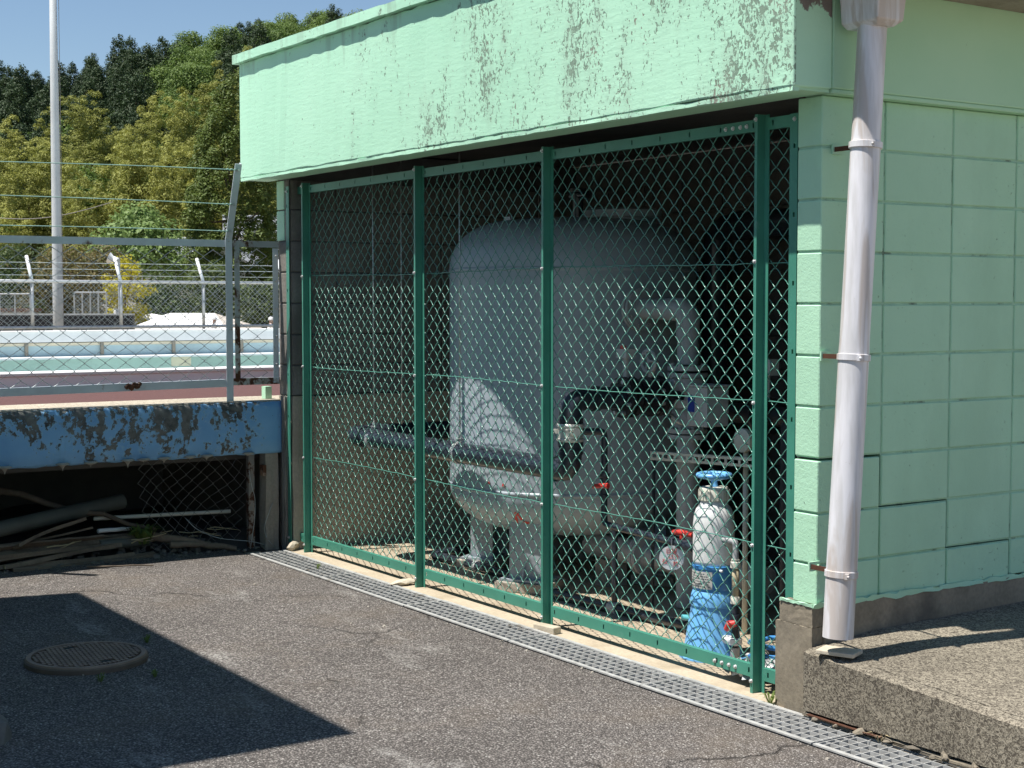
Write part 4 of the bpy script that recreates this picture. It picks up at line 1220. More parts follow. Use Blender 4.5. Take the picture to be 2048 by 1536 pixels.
m = MB(); m.lathe([(.022,-.02),(.022,.05)], (QX,QY,0), 14); m.build('foot', M['pipe_grey'], dt, smooth=40)
# junk in the right corner
rng = np.random.default_rng(77)
for i in range(26):
    c = (float(rng.uniform(-.66,-.21)), float(rng.uniform(.12,.42)), 0.0)
    s = float(rng.uniform(.018,.045)); c = (c[0], c[1], -.02+s*.5+float(rng.uniform(0,.06)))
    tag(chunk('rubble_lump', c, (s, s*.8, s*.7), M['stone'] if i % 3 else M['grey_box'], 300+i), 'grey rubble lump heaped in the corner behind the last post', 'rubble', 'rubble heap behind the last post')
m = MB(); pts = [(float(-.40+.16*math.cos(t*1.1)+.02*rng.normal()), float(.26+.10*math.sin(t*1.37)), float(.04+.012*t)) for t in np.linspace(0, 11, 60)]
m.tube(pts, .011, 8); tag(m.build('coiled_hose', M['blue_dark'], smooth=True), 'dark blue hose coiled on the rubble in the right corner', 'hose')
def crumple(c, s, seed, mat, label):
    rng = np.random.default_rng(seed); m = MB(); n = 9; vs = []
    for j in range(n):
        for i in range(n): vs.append((c[0]+(i/(n-1)-.5)*s+float(rng.normal(0,.012)), c[1]+(j/(n-1)-.5)*s+float(rng.normal(0,.012)), c[2]+float(rng.uniform(0,.05))))
    m.add(vs, [(j*n+i,j*n+i+1,(j+1)*n+i+1,(j+1)*n+i) for j in range(n-1) for i in range(n-1)])
    return tag(m.build('plastic_sheet', mat), label, 'plastic sheet')
crumple((-.33,.20,.06), .22, 5, M['galv'], 'crumpled silvery plastic sheet behind the last green post')
crumple((-.55,.16,.005), .20, 6, M['pipe_grey'], 'crumpled grey sheet on the floor beside the bottle stand')
# ================================================================== pool deck, its fence and the undercroft
M['dirty_pipe'] = simple('weathered_pipe', (.095,.10,.088), .6, .2, 4)
SX = -4.80                                       # face of the deck slab
deck = thing('pool_deck', 'raised pool deck with a peeling blue painted edge slab', 'deck', (-6.0, -2.0, .6))
def deck_slab():
    m = MB(); rng = np.random.default_rng(14)
    ys = np.concatenate([np.array([-14,-10,-7,-5,-4.]), np.linspace(-3.2, -.08, 60), np.array([-.05,-.03,-.012,-.006])])
    prof = lambda y: [(-.30,.612),(-.02,.606),(0,.622),(.004,.70),(.002,.80),(0,.90),(-.012,.935),(-.03,.945)]
    vs = []
    np_ = 8
    for y in ys:
        t = min(1, max(0, (y+.06)/.055)); inset = -.03*t*t
        for dx, z in prof(y):
            k = 0 if dx < -.1 else 1
            vs.append((SX+dx+inset*k+float(rng.normal(0,.002))*k, y, z+float(rng.normal(0,.003))*(1 if z < .63 else .6)))
    fs = [(j*np_+i, (j+1)*np_+i, (j+1)*np_+i+1, j*np_+i+1) for j in range(len(ys)-1) for i in range(np_-1)]
    fs.append(tuple((len(ys)-1)*np_+i for i in range(np_)))
    m.add(vs, fs); return m.build('edge_slab', M['blue_slab'], deck, smooth=60)
deck_slab()
m = MB(); m.box(-5.30, SX-.026, -14, -.03, .80, .948); m.build('edge_strip', M['slab_edge'], deck, bevel=.004)
m = MB(); m.box(-7.10, -5.30, -14, 22, .80, .946); m.build('rubber_surface', M['rubber'], deck)
m = MB(); m.box(-5.30, -4.90, -.028, 22, .80, .947); m.build('edge_strip', M['slab_edge'], deck)
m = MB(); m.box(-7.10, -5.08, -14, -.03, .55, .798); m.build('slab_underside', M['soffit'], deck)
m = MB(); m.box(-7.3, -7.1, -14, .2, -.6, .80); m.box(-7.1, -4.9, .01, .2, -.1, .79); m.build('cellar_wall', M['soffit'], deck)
rng = np.random.default_rng(8)
for y, L in ((-1.80,.03),(-1.46,.03),(-1.29,.018),(-1.06,.035),(-.96,.012),(-.83,.022),(-.66,.012),(-.55,.02),(-.27,.012)):
    m = MB(); m.lathe([(0,-L*1.3),(.005,-L*.7),(.016,-.006),(.045,.004),(.03,.014)], (SX-.008, y, .610), 8)
    m.build('lime_drip', M['lime'], deck, smooth=True)
# pillars at the corner
p = thing('corner_pillar', 'pale concrete pillar under the right end of the blue slab', 'pillar', (-4.86, -.10, 0))
rough_block('shaft', -4.93, -4.835, -.135, -.045, -.05, .605, M['pillar'], p, 6, .0025, 31)
m = MB(); m.box(-4.872,-4.82,-.16,-.136,.46,.53); m.build('rusty_plate', M['rust'], p)
p = thing('rusty_post', 'rust-spotted steel post beside the pale pillar under the slab', 'post', (-4.90, -.22, 0))
m = MB(); m.box(-4.905,-4.900,-.225,-.185,-.04,.60); m.box(-4.94,-4.905,-.225,-.221,-.04,.60); m.build('angle', M['post_rust'], p)
# loose wires by the pillar
for k, (pts, lab) in enumerate((
    ([(-4.86,-.24,.50),(-4.85,-.23,.40),(-4.855,-.20,.32),(-4.85,-.205,.2),(-4.86,-.215,.1),(-4.85,-.24,-.01)], 'pale loose wire dangling in front of the rusty post'),
    ([(-4.83,-.09,.28),(-4.82,-.12,.22),(-4.84,-.15,.12),(-4.84,-.13,.05),(-4.83,-.08,-.01)], 'pale loose wire curling up against the concrete pillar'),
    ([(-5.0,-.62,.2),(-4.98,-.55,.12),(-4.93,-.42,.06),(-4.87,-.2,.03),(-4.85,-.1,-.01)], 'pale loose wire trailing from the torn mesh to the pillar'))):
    m = MB(); m.tube(bend(pts, .05, 4), .0022, 5); tag(m.build('loose_wire', M['fence_wire'], smooth=True), lab, 'wire')

def chain_sheet(origin, u, L, Hh, hx, hz, r, warp=None, ns=3, skip=None):
    """woven wire joined in one mesh: origin, horizontal unit u, length, height, half pitch"""
    m = MB(); origin = Vector(origin); u = Vector(u); nrm = u.cross(Vector((0,0,1)))
    ncol = int(L/hx); nk = int(Hh/hz)
    for i in range(ncol):
        pts = []
        for k in range(nk+1):
            s = i*hx + (hx*1.04 if (k+i) % 2 else -hx*.04)
            q = origin + u*s + Vector((0,0,k*hz)) + nrm*(.003 if (k+i) % 2 else -.003)
            if warp: q = warp(q, s, k*hz)
            pts.append(q)
        m.tube(pts, r, ns, cap=False)
    return m
# ---- pale blue pool fence along the deck edge
pf = thing('pool_fence', 'rust-spotted pale blue chain-link fence on the pool deck edge', 'fence', (-4.87, -.37, .95))
FXP = -4.87
def wob(y): return .012*math.sin(y*2.7) - .006
def rail(z, y0, y1, mat, name, h=.022, drop=0.0):
    m = MB(); N = 40; vs = []
    for i in range(N+1):
        y = y0+(y1-y0)*i/N; zz = z + drop*(y1-y)/(y1-y0)
        for a, b in ((FXP-.0,zz-h),(FXP+.004,zz-h),(FXP+.004,zz+h-.004),(FXP+.004,zz+h),(FXP-.035,zz+h),(FXP-.035,zz+h-.004),(FXP,zz+h-.004)):
            vs.append((a,y,b))
    n7 = 7
    fs = [(j*n7+i, (j+1)*n7+i, (j+1)*n7+(i+1)%n7, j*n7+(i+1)%n7) for j in range(N) for i in range(n7)] + [tuple(range(n7)), tuple(N*n7+k for k in range(n7-1,-1,-1))]
    m.add(vs, fs); return m.build(name, mat, pf)
rail(1.955, -3.2, -.385, M['fence_paint'], 'top_rail', .022, -.008); rail(1.955, -.34, -.015, M['fence_rust'], 'top_rail', .020)
rail(1.066, -3.2, -.385, M['fence_paint'], 'bottom_rail', .024, -.03); rail(1.072, -.34, -.015, M['fence_rust'], 'bottom_rail', .022)
for y0 in (-.385, -2.385):
    y1 = y0+.045
    m = MB(); m.box(FXP+.004, FXP+.009, y0, y1, .945, 1.99); m.box(FXP-.036, FXP+.004, y0+.0385, y1, .945, 1.99); m.build('post', M['fence_paint'], pf)
    m = MB(); c0 = Vector((FXP+.0085, (y0+y1)/2, 1.985)); c1 = Vector((FXP+.175, (y0+y1)/2, 2.445)); ax = (c1-c0); L = ax.length; ax.normalize(); sdv = Vector((0,1,0)); nn = ax.cross(sdv)
    m.obox((c0+c1)/2, ax*(L/2), sdv*.0225, nn*.0025); m.obox((c0+c1)/2+sdv*.02+nn*.016, ax*(L/2), sdv*.0025, nn*.016); og = m.build('outrigger', M['fence_paint'], pf)
    m = MB()
    for t in (.10,.46,.92): m.lathe([(.008,0),(.008,.012)], c0+ax*L*t+Vector((.003,0,0)), 8, 'X')
    m.build('wire_staple', M['galv'], og)
    if y0 > -1:
        for t, zl in ((.10, 2.075), (.46, 2.255), (.92, 2.385)):
            a = c0+ax*L*t+Vector((.008,0,0)); m = MB(); N = 24; pts = []
            for i in range(N+1):
                s = i/N; yy = a.y + (-3.0-a.y)*s
                pts.append((a.x + .0*s, yy, a.z + (zl-a.z)*s*.55 + .012*math.sin(s*5) - .02*math.sin(math.pi*s)))
            m.tube(pts, .0028, 5)
            m.tube([(a.x+.005*math.cos(k*1.4), a.y-.012-.006*k, a.z+.006*math.sin(k*1.4)) for k in range(12)], .0024, 5)
            m.build('strand_wire', M['green_thin'], pf, smooth=True)
m = MB(); m.box(FXP+.0045, FXP+.008, -.325, -.290, 1.09, 1.94); m.box(FXP-.03,FXP+.0045,-.293,-.290,1.09,1.94); m.build('stile', M['fence_rust'], pf)
m = MB(); m.box(FXP+.0045, FXP+.008, -.060, -.022, 1.06, 1.93); m.build('stile', M['fence_paint'], pf)
m = MB()
for z in (1.18,1.36,1.54,1.72,1.88): m.lathe([(.008,0),(.008,.008),(.004,.011)], (FXP+.008,-.040,z), 10, 'X')
m.build('stile_bolts', M['bolt'], pf)
mm = chain_sheet((FXP-.012,-3.15,1.07), (0,1,0), 2.78, .86, .064, .047, .0030, ns=4)
tag(mm.build('mesh_panel', M['fence_wire'], pf, smooth=True), kind='stuff')
mm = chain_sheet((FXP-.012,-.29,1.08), (0,1,0), .24, .85, .064, .047, .0030, ns=4)
tag(mm.build('mesh_panel', M['fence_wire'], pf, smooth=True), kind='stuff')
m = MB(); bl = Vector((FXP+.003,-1.0,1.06))
for k in range(9): m.lathe([(0,-.016),(.014,-.006),(.016,.006),(0,.016)], bl+Vector((.004, .010*k-.04, .010*math.sin(k*1.7)+ (.008 if k > 4 else 0))), 8)
m.build('rust_bulge', M['rust'], pf, smooth=True)
m = MB(); m.box(-5.02,-4.96,-.075,-.03,.949,1.03); m.build('green_block_piece', M['block'], house)
# torn mesh under the slab
def warp(q, s, z):
    return q + Vector((.03*math.sin(s*9+z*6) - .02, .02*math.sin(z*11+s*5) - .10*max(0, .35-z)*max(0,.5-s), .012*math.sin(s*17)))
mm = chain_sheet((-5.02,-.90,.0), (0,1,0), .70, .60, .043, .044, .0019, warp, ns=4)
tm = tag(mm.build('torn_mesh', M['old_wire'], smooth=True), 'dull torn chain-link mesh hanging under the blue slab', 'mesh')
# ---- debris under the slab
def stick(name, label, a, b, r0, r1, mat, cat, group=None, kink=.02, n=7, seed=0):
    rng = np.random.default_rng(seed); a = Vector(a); b = Vector(b); pts = []; rr = []
    for i in range(n):
        t = i/(n-1); q = a.lerp(b, t); 
        if 0 < i < n-1: q += Vector(rng.normal(0, kink, 3))*(1,)[0]*.5
        pts.append(q); rr.append(r0+(r1-r0)*t)
    m = MB(); m.tube(pts, rr, 10)
    return tag(m.build(name, mat, smooth=50), label, cat, group)
stick('plastic_pipe', 'long grey plastic pipe slanting up from the left across the debris', (-4.98,-1.98,.20), (-5.30,-.93,.30), .050, .050, M['dirty_pipe'], 'pipe', kink=0)
stick('plastic_pipe', 'short grey plastic pipe lying left of the small weed', (-5.00,-1.18,.075), (-5.02,-.86,.075), .032, .032, M['dirty_pipe'], 'pipe', kink=0)
stick('plastic_pipe', 'thin white pipe running level under the torn mesh', (-5.20,-1.15,.215), (-5.15,-.25,.20), .013, .013, M['ivory'], 'pipe', kink=0)
stick('white_strip', 'white plastic strip on the debris above the short pipe', (-5.06,-1.17,.155), (-5.10,-.93,.15), .014, .012, M['white_plastic'], 'strip', kink=.004)
stick('branch', 'dark bare branch lying diagonally over the pipe', (-5.35,-1.72,.42), (-5.05,-.80,.14), .022, .012, M['bark'], 'branch', kink=.02, seed=4)
stick('timber', 'thick weathered pole running towards the drain grating', (-5.03,-.83,.10), (-4.84,-.34,.0), .030, .016, M['timber'], 'timber', kink=.012, seed=5)
stick('timber', 'pale round stake lying before the weed', (-4.93,-.75,.05), (-4.90,-.50,.035), .020, .018, M['timber'], 'timber', kink=.003, seed=6)
BL = ['lowest weathered board along the front of the pile','weathered board second from the front of the pile','long grey board at the asphalt edge of the pile','board leaning highest at the left of the pile','board crossing the pile under the long pipe','short split board near the front of the pile','rearmost weathered board in the pile','split board tilting up to the long pipe','narrow board at the left end of the pile','thin board lying on the dirt before the pile']
bundle = [((-4.93,-2.02,.03),(-5.0,-1.05,.06)),((-4.95,-2.02,.08),(-5.04,-1.15,.13)),((-4.90,-2.02,-.01),(-4.96,-.98,.02)),((-5.0,-2.0,.12),(-5.08,-1.2,.18)),((-4.97,-1.9,.10),(-5.02,-.95,.09)),((-4.9,-1.8,.03),(-4.97,-1.1,.05)),((-5.05,-2.0,.07),(-5.1,-.9,.10)),((-4.94,-1.7,.11),(-5.10,-1.25,.24)),((-4.92,-2.02,.06),(-4.99,-1.35,.10)),((-4.88,-1.75,-.005),(-4.93,-.85,.01))]
for i, (a, b) in enumerate(bundle):
    r_ = np.random.default_rng(40+i); a = Vector(a); b = Vector(b); d_ = (b-a); L_ = d_.length; d_.normalize(); sv = d_.cross(Vector((0,0,1))).normalized(); uv = sv.cross(d_)
    g_ = float(r_.uniform(-.7,.7)); s2 = sv*math.cos(g_)+uv*math.sin(g_); u2 = uv*math.cos(g_)-sv*math.sin(g_)
    wd = float(r_.uniform(.022,.05)); th = float(r_.uniform(.006,.014)); m = MB(); vs = []; nn = 9
    for k in range(nn):
        t = k/(nn-1); q = a.lerp(b,t)+u2*.018*math.sin(t*3.1+i)+s2*float(r_.normal(0,.004)); ww = wd*(1-.35*t*float(r_.uniform(.6,1.2)))
        vs += [q-s2*ww-u2*th, q+s2*ww-u2*th, q+s2*ww*.95+u2*th, q-s2*ww*.95+u2*th]
    fs = [(k*4+j, k*4+(j+1)%4, (k+1)*4+(j+1)%4, (k+1)*4+j) for k in range(nn-1) for j in range(4)] + [(3,2,1,0), tuple((nn-1)*4+j for j in range(4))]
    m.add(vs, fs)
    tag(m.build('old_board', M['timber']), BL[i], 'board', 'boards piled under the slab')
rng = np.random.default_rng(91)
for i in range(16):
    y = float(rng.uniform(-2.0,-.3)); x = float(rng.uniform(-5.2,-4.92)); a = float(rng.uniform(-.5,.5)); L = float(rng.uniform(.1,.3))
    stick('twig', 'thin dry twig among the debris under the blue slab', (x,y,.05+float(rng.uniform(0,.06))), (x+L*math.sin(a), y+L*math.cos(a), .05+float(rng.uniform(0,.08))), .004, .002, M['straw'], 'twig', 'dry twigs under the slab', kink=.01, n=5, seed=120+i)
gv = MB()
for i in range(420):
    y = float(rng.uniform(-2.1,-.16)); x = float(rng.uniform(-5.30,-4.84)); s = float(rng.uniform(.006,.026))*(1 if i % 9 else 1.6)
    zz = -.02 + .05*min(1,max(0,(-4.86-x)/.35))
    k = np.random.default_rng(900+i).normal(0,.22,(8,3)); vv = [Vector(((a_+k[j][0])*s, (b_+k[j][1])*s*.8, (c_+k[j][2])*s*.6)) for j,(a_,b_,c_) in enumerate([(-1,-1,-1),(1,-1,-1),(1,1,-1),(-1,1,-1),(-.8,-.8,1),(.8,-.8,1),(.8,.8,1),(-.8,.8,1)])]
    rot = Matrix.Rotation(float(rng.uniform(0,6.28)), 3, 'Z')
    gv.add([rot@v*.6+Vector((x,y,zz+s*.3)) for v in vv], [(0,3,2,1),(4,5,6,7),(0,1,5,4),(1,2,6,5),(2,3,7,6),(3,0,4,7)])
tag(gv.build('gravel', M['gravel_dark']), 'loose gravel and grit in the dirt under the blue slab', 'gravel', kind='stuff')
stick('twig', 'black stick lying on the asphalt in the slab shadow edge', (-4.72,-1.35,.0), (-4.55,-1.0,-.002), .006, .004, M['bark'], 'stick', kink=.004, seed=9)

# ---- leaves
def leaf_mesh(name, centers, normals, sizes, mat, aspect=1.6, extra=None, seed=0, fold=True):
    """leaf-sized two-triangle blades, one island each"""
    rng = np.random.default_rng(seed); N = len(centers)
    nrm = normals / (np.linalg.norm(normals, axis=1, keepdims=True)+1e-9)
    t = np.cross(nrm, rng.normal(size=(N,3))); t /= (np.linalg.norm(t, axis=1, keepdims=True)+1e-9)
    b = np.cross(nrm, t); s = sizes[:,None]
    a = t*s*aspect*.5; w = b*s*.5
    dr = nrm*s*.12
    V = np.empty((N,4,3)); V[:,0] = centers-a; V[:,1] = centers+w-dr; V[:,2] = centers+a; V[:,3] = centers-w-dr
    me = bpy.data.meshes.new(name)
    nv = N*4; vv = V.reshape(-1,3)
    faces = np.arange(nv, dtype=np.int32)
    mats = [mat]
    if extra is not None:                        # extra: (verts, faces, material) solid wood
        ev, ef, em = extra
        me.from_pydata(np.vstack([vv, np.array(ev)]).tolist(), [], [tuple(f) for f in faces.reshape(-1,4).tolist()] + [tuple(i+nv for i in f) for f in ef])
        me.materials.append(mat); me.materials.append(em)
        mi = [0]*N + [1]*len(ef); me.polygons.foreach_set('material_index', mi)
    else:
        me.vertices.add(nv); me.vertices.foreach_set('co', vv.ravel())
        me.loops.add(nv); me.loops.foreach_set('vertex_index', faces)
        me.polygons.add(N); me.polygons.foreach_set('loop_start', np.arange(0, nv, 4, dtype=np.int32)); me.polygons.foreach_set('loop_total', np.full(N, 4, dtype=np.int32))
        me.materials.append(mat)
    me.update(); me.validate()
    return me
def clumps_to_leaves(cl, per, rng, shell=.35, up=.35, top=False):
    """cl: list of (centre, radius xyz); leaves near each clump's surface"""
    C = []; Nn = []
    for c, r in cl:
        k = max(6, int(per * (r[0]*r[1]+r[1]*r[2]+r[0]*r[2])/3))
        d = rng.normal(size=(k,3)); d /= np.linalg.norm(d, axis=1, keepdims=True)
        if top: d[:,2] = np.where(d[:,2] < -.25, -d[:,2], d[:,2])
        rad = 1 - shell*rng.random((k,1))**1.5
        C.append(np.array(c) + d*rad*np.array(r)); q = d + rng.normal(size=(k,3))*.45; q[:,2] += up; Nn.append(q)
    return np.vstack(C), np.vstack(Nn)
def trunk_geo(Ht, r, limbs, rng):
    m = MB(); pts = [(0,0,-.5)]; x = y = 0
    for i in range(1, 7):
        x += float(rng.normal(0,.03*Ht/6)); y += float(rng.normal(0,.03*Ht/6)); pts.append((x,y,Ht*i/6))
    m.tube(pts, [r*(1-.12*i) for i in range(7)], 7)
    for c, rr in limbs:
        z = max(.15*Ht, c[2]-.35*Ht*float(rng.uniform(.3,.8))); k = min(5,int(z/Ht*6)); p0 = Vector(pts[k+1 if k<6 else 6])
        mid = p0.lerp(Vector(c), .5)+Vector((0,0,-.04*Ht)); m.tube([p0, mid, Vector(c)], [r*.4,r*.25,r*.1], 5)
    return m
def make_tree(kind, seed, h=10., w=4.):
    rng = np.random.default_rng(seed); cl = []
    if kind == 'cedar':
        z = .12*h
        while z < h*.97:
            t = z/h; R = w/2*(1-t**2.1)*.95+.12; nn = max(2, int(2.2*R*3))
            for k in range(nn):
                a = 2*math.pi*(k+rng.random())/nn; rr = R*rng.uniform(.55,1.0)
                s = (.34+.38*(1-t))*rng.uniform(.7,1.25)*w/4
                cl.append(((rr*math.cos(a), rr*math.sin(a), z+rng.normal()*.25), (s*1.1,s*1.1,s*.95)))
            z += .42*(1.25-t*.5)*w/4
        cl.append(((0,0,h*.97),(.2,.2,.5)))
        C, N = clumps_to_leaves(cl, 170, rng, .5, .2); sz = rng.uniform(.07,.19,len(C)); asp = 2.0; mat = M['lf_cedar']
    elif kind == 'bamboo':
        for k in range(int(4+rng.integers(0,3))):
            a = rng.uniform(0,6.28); r0 = rng.uniform(0,.36)*w; lean = rng.uniform(.1,.42)*w; hh = h*rng.uniform(.72,1.05); ax, ay = math.cos(a), math.sin(a)
            bx_, by_ = r0*math.cos(a+1), r0*math.sin(a+1)
            for i in range(14):
                t = .25+.75*i/13; z = hh*(t if t<.8 else .8+.2*math.sin((t-.8)/.2*1.5)*.75); off = lean*t**3.2
                s = w*.165*(1.35-.80*t)*rng.uniform(.7,1.3)
                cl.append(((bx_+ax*off+rng.normal()*s*.5, by_+ay*off+rng.normal()*s*.5, z+rng.normal()*.1), (s,s,s*.85)))
        C, N = clumps_to_leaves(cl, 560, rng, .5, .45, True); sz = rng.uniform(.035,.095,len(C)); asp = 3.0; mat = M['lf_bamboo']
    elif kind == 'juniper':
        z = .03*h
        while z < h*.96:
            t = z/h; R = w/2*min(1,(.72+t*1.1))*(1-max(0,(t-.40)/.6)**1.7)*.92+.10; nn = max(4,int(R*9))
            for k in range(nn):
                a = 2*math.pi*(k+rng.random())/nn; rr = R*rng.uniform(.72,1.05); s = rng.uniform(.26,.50)*w/3.6
                cl.append(((rr*math.cos(a),rr*math.sin(a),z+rng.normal()*.2),(s*.75,s*.75,s*1.35)))
            z += .36*w/3.6
        C, N = clumps_to_leaves(cl, 900, rng, .4, .6, True); sz = rng.uniform(.04,.10,len(C)); asp = 2.2; mat = M['lf_juniper']
    else:
        nn = 26 if kind in ('broad','pale') else 34
        for k in range(nn):
            d = rng.normal(size=3); d /= np.linalg.norm(d); d[2] = abs(d[2])*1.0-.25 if kind in ('broad','pale') else d[2]
            rr = rng.uniform(.45,1.0); s = rng.uniform(.16,.30)*w
            cl.append(((d[0]*rr*w*.42, d[1]*rr*w*.42, (h*.58+d[2]*rr*h*.40) if kind in ('broad','pale') else h*.5+d[2]*rr*(h*.5-s*.6)),(s,s,s*.72)))
        C, N = clumps_to_leaves(cl, {'broad':80,'pale':260,'rust':420,'yellow':700,'shrub':420}.get(kind,60), rng, .5, .45)
        lo, hi = {'broad':(.12,.27),'pale':(.09,.19),'rust':(.05,.11),'yellow':(.05,.10),'shrub':(.05,.12)}.get(kind,(.1,.2)); sz = rng.uniform(lo,hi,len(C)); asp = 1.7
        mat = {'broad':M['lf_broad'],'pale':M['lf_broad2'],'rust':M['lf_rust'],'yellow':M['lf_yellow'],'shrub':M['lf_hedge']}[kind]
    lim = [cl[i] for i in rng.choice(len(cl), min(10,len(cl)), replace=False)] if kind not in ('bamboo',) else []
    tg_ = trunk_geo(h*(.85 if kind == 'cedar' else .55), .012*h+.04, lim, rng)
    return C, N, sz, asp, mat, tg_

# small weeds
def weed(loc, s, seed, label, n=22, mat='grass'):
    rng = np.random.default_rng(seed); m = MB()
    for k in range(n):
        a = rng.uniform(0,6.28); L = s*rng.uniform(.5,1.1); lean = rng.uniform(.3,1.1); wd = s*.10
        u = Vector((math.cos(a),math.sin(a),0)); v = Vector((-u.y,u.x,0)); b = Vector(loc)+u*rng.uniform(0,s*.25)
        p1 = b+u*L*.4*lean+Vector((0,0,L*.6)); p2 = b+u*L*lean*.9+Vector((0,0,L*(.9-.45*lean)))
        m.add([b-v*wd*.3, b+v*wd*.3, p1+v*wd*.6, p2, p1-v*wd*.6], [(0,1,2,4),(4,2,3)])
    return tag(m.build('weed', M[mat]), label, 'weed')
weed((-5.0,-.90,.06), .17, 1, 'green leafy weed growing in the debris under the slab', 60)
weed((-.205,-.045,-.018), .07, 2, 'small grass tuft at the foot of the grey wall base', 16)
weed((-3.95,-.20,-.012), .05, 3, 'small grass tuft sprouting on the grating near the leftmost post', 10)
weed((-1.97,-1.94,-.015), .05, 4, 'small weed right of the manhole at the shadow edge', 14)
weed((-2.62,-1.74,-.015), .05, 5, 'small weed just behind the manhole cover', 14)
weed((-2.02,-2.16,-.015), .05, 6, 'small weed at the near edge of the manhole cover', 14)
weed((.42,-.10,-.01), .06, 7, 'dry straw wisps on the grating near the step', 5, 'straw')
# manhole cover
mh = thing('manhole_cover', 'round iron manhole cover standing proud in the shaded asphalt', 'manhole cover', (-2.42, -2.09, -.02))
mc = Vector((-2.42,-2.09,-.012))
m = MB(); m.lathe([(.268,-.06),(.268,.014),(.262,.020),(0,.020)], mc, 64); m.build('lid', M['iron_dark'], mh, smooth=30)
m = MB(); m.lathe([(.236,.020),(.238,.027),(.258,.027),(.262,.020)], mc, 64); m.build('rim', M['iron'], mh, smooth=30)
m = MB(); rz = math.radians(10); cu = Vector((math.cos(rz),math.sin(rz),0)); cv = Vector((-cu.y,cu.x,0)); kk = 0
for i in range(-8,9):
    for j in range(-13,14):
        q = cu*(i*.034)+cv*(j*.021+(.010 if i%2 else 0))
        if q.length > .226: continue
        if abs(i) == 5 and abs(j) < 2: continue
        m.obox(mc+q+Vector((0,0,.0235)), cu*.0135, cv*.0075, Vector((0,0,.0035)))
m.build('raised_grid', M['iron'], mh)
for s in (-1,1):
    m = MB(); m.obox(mc+cu*(s*.17)+Vector((0,0,.0225)), cu*.016, cv*.020, Vector((0,0,.003))); m.build('lift_hole_shade', M['slot'], mh)  # solid near-black block paints the shade inside each lift hole
tag(chunk('concrete_lump', (-1.43,-2.80,-.01), (.22,.11,.10), M['dirty'], 57), 'rough concrete lump at the lower left corner of the yard', 'concrete')
rng = np.random.default_rng(17)
gv = MB()
for i in range(260):
    x = float(rng.uniform(-4.7,1.4)); y = float(rng.uniform(-2.6,-.34)); s = float(rng.uniform(.0015,.0045))*(1 if i % 20 else 2.0)
    if i % 3 == 0: y = -.33 - abs(float(rng.normal(0,.05)))
    k = np.random.default_rng(1900+i).normal(0,.22,(8,3)); vv = [Vector(((a_+k[j][0])*s, (b_+k[j][1])*s*.8, (c_+k[j][2])*s*.6)) for j,(a_,b_,c_) in enumerate([(-1,-1,-1),(1,-1,-1),(1,1,-1),(-1,1,-1),(-.8,-.8,1),(.8,-.8,1),(.8,.8,1),(-.8,.8,1)])]
    gv.add([v+Vector((x,y,GZ+s*.3)) for v in vv], [(0,3,2,1),(4,5,6,7),(0,1,5,4),(1,2,6,5),(2,3,7,6),(3,0,4,7)])
tag(gv.build('loose_grit', M['stone']), 'loose pale grit scattered over the asphalt', 'grit', kind='stuff')
# the neighbouring building whose shadow falls across the yard; it stands outside the picture on the left
nb = thing('storage_building', 'plain block storage building out of view casting the yard shadow', 'building', (-2.7,-4.8,0))
hz_ = (3.30-1.618)*2.5 - .015
m = MB(); m.box(-4.40,-1.125,-6.4,-3.30,-.05,hz_-.12); m.build('wall', M['mortar'], nb, bevel=.006)
m = MB(); m.box(-4.40,-1.125,-6.4,-3.30,hz_-.118,hz_); m.build('roof', M['base'], nb)
m = MB(); m.box(-3.2,-2.3,-3.30,-3.27,0,2.0); m.build('door', M['grey_box'], nb)
# ================================================================== swimming pool (drained) and what lies beyond
pool = thing('swimming_pool', 'drained swimming pool with white coping and teal painted walls', 'pool', (-17, 2, 0))
NX0, FXX = -7.10, -23.6
def band(name, x0, x1, z0, z1, mat, bevel=0.0, y0=-30, y1=40):
    m = MB(); m.box(x0, x1, y0, y1, z0, z1); return m.build(name, mat, pool, bevel=bevel)
band('near_kerb', -7.36, NX0-.002, .60, 1.030, M['pool_face'])
band('near_coping', -7.38, NX0+.010, 1.032, 1.060, M['pool_white'], .006)
band('near_wall', -7.50, -7.362, -.55, 1.0, M['pool_blue'])
band('floor', FXX-.1, -7.5, -.60, -.45, M['pool_floor'])
band('far_wall_lower', FXX-.6, FXX, -.5, .553, M['pool_teal'])
band('ledge', FXX-.6, FXX+.45, .555, .588, M['pool_white'])
band('far_wall_upper', FXX-.6, FXX-.10, .590, .783, M['pool_blue'])
band('cream_band', FXX-.6, FXX-.085, .785, .836, M['pool_cream'])
band('shadow_gap', FXX-.6, FXX-.14, .838, .848, M['pool_bracket'])
band('far_kerb', FXX-.60, FXX-.05, .850, 1.040, M['pool_white'])
band('far_coping', FXX-.62, FXX-.03, 1.042, 1.058, M['pool_white'], .006)
for k in range(-9, 12):
    y = 5.0 + k*1.40
    m = MB(); m.box(FXX-.085, FXX-.05, y, y+.06, .61, .845); m.build('bracket', M['pool_bracket'], pool)
m = MB(); m.box(FXX+.001, FXX+.004, 6.35, 6.75, .36, .55); m.build('patch', M['pool_cream'], pool)
band('far_deck', FXX-2.6, FXX-.62, .5, .97, M['slab_edge'])
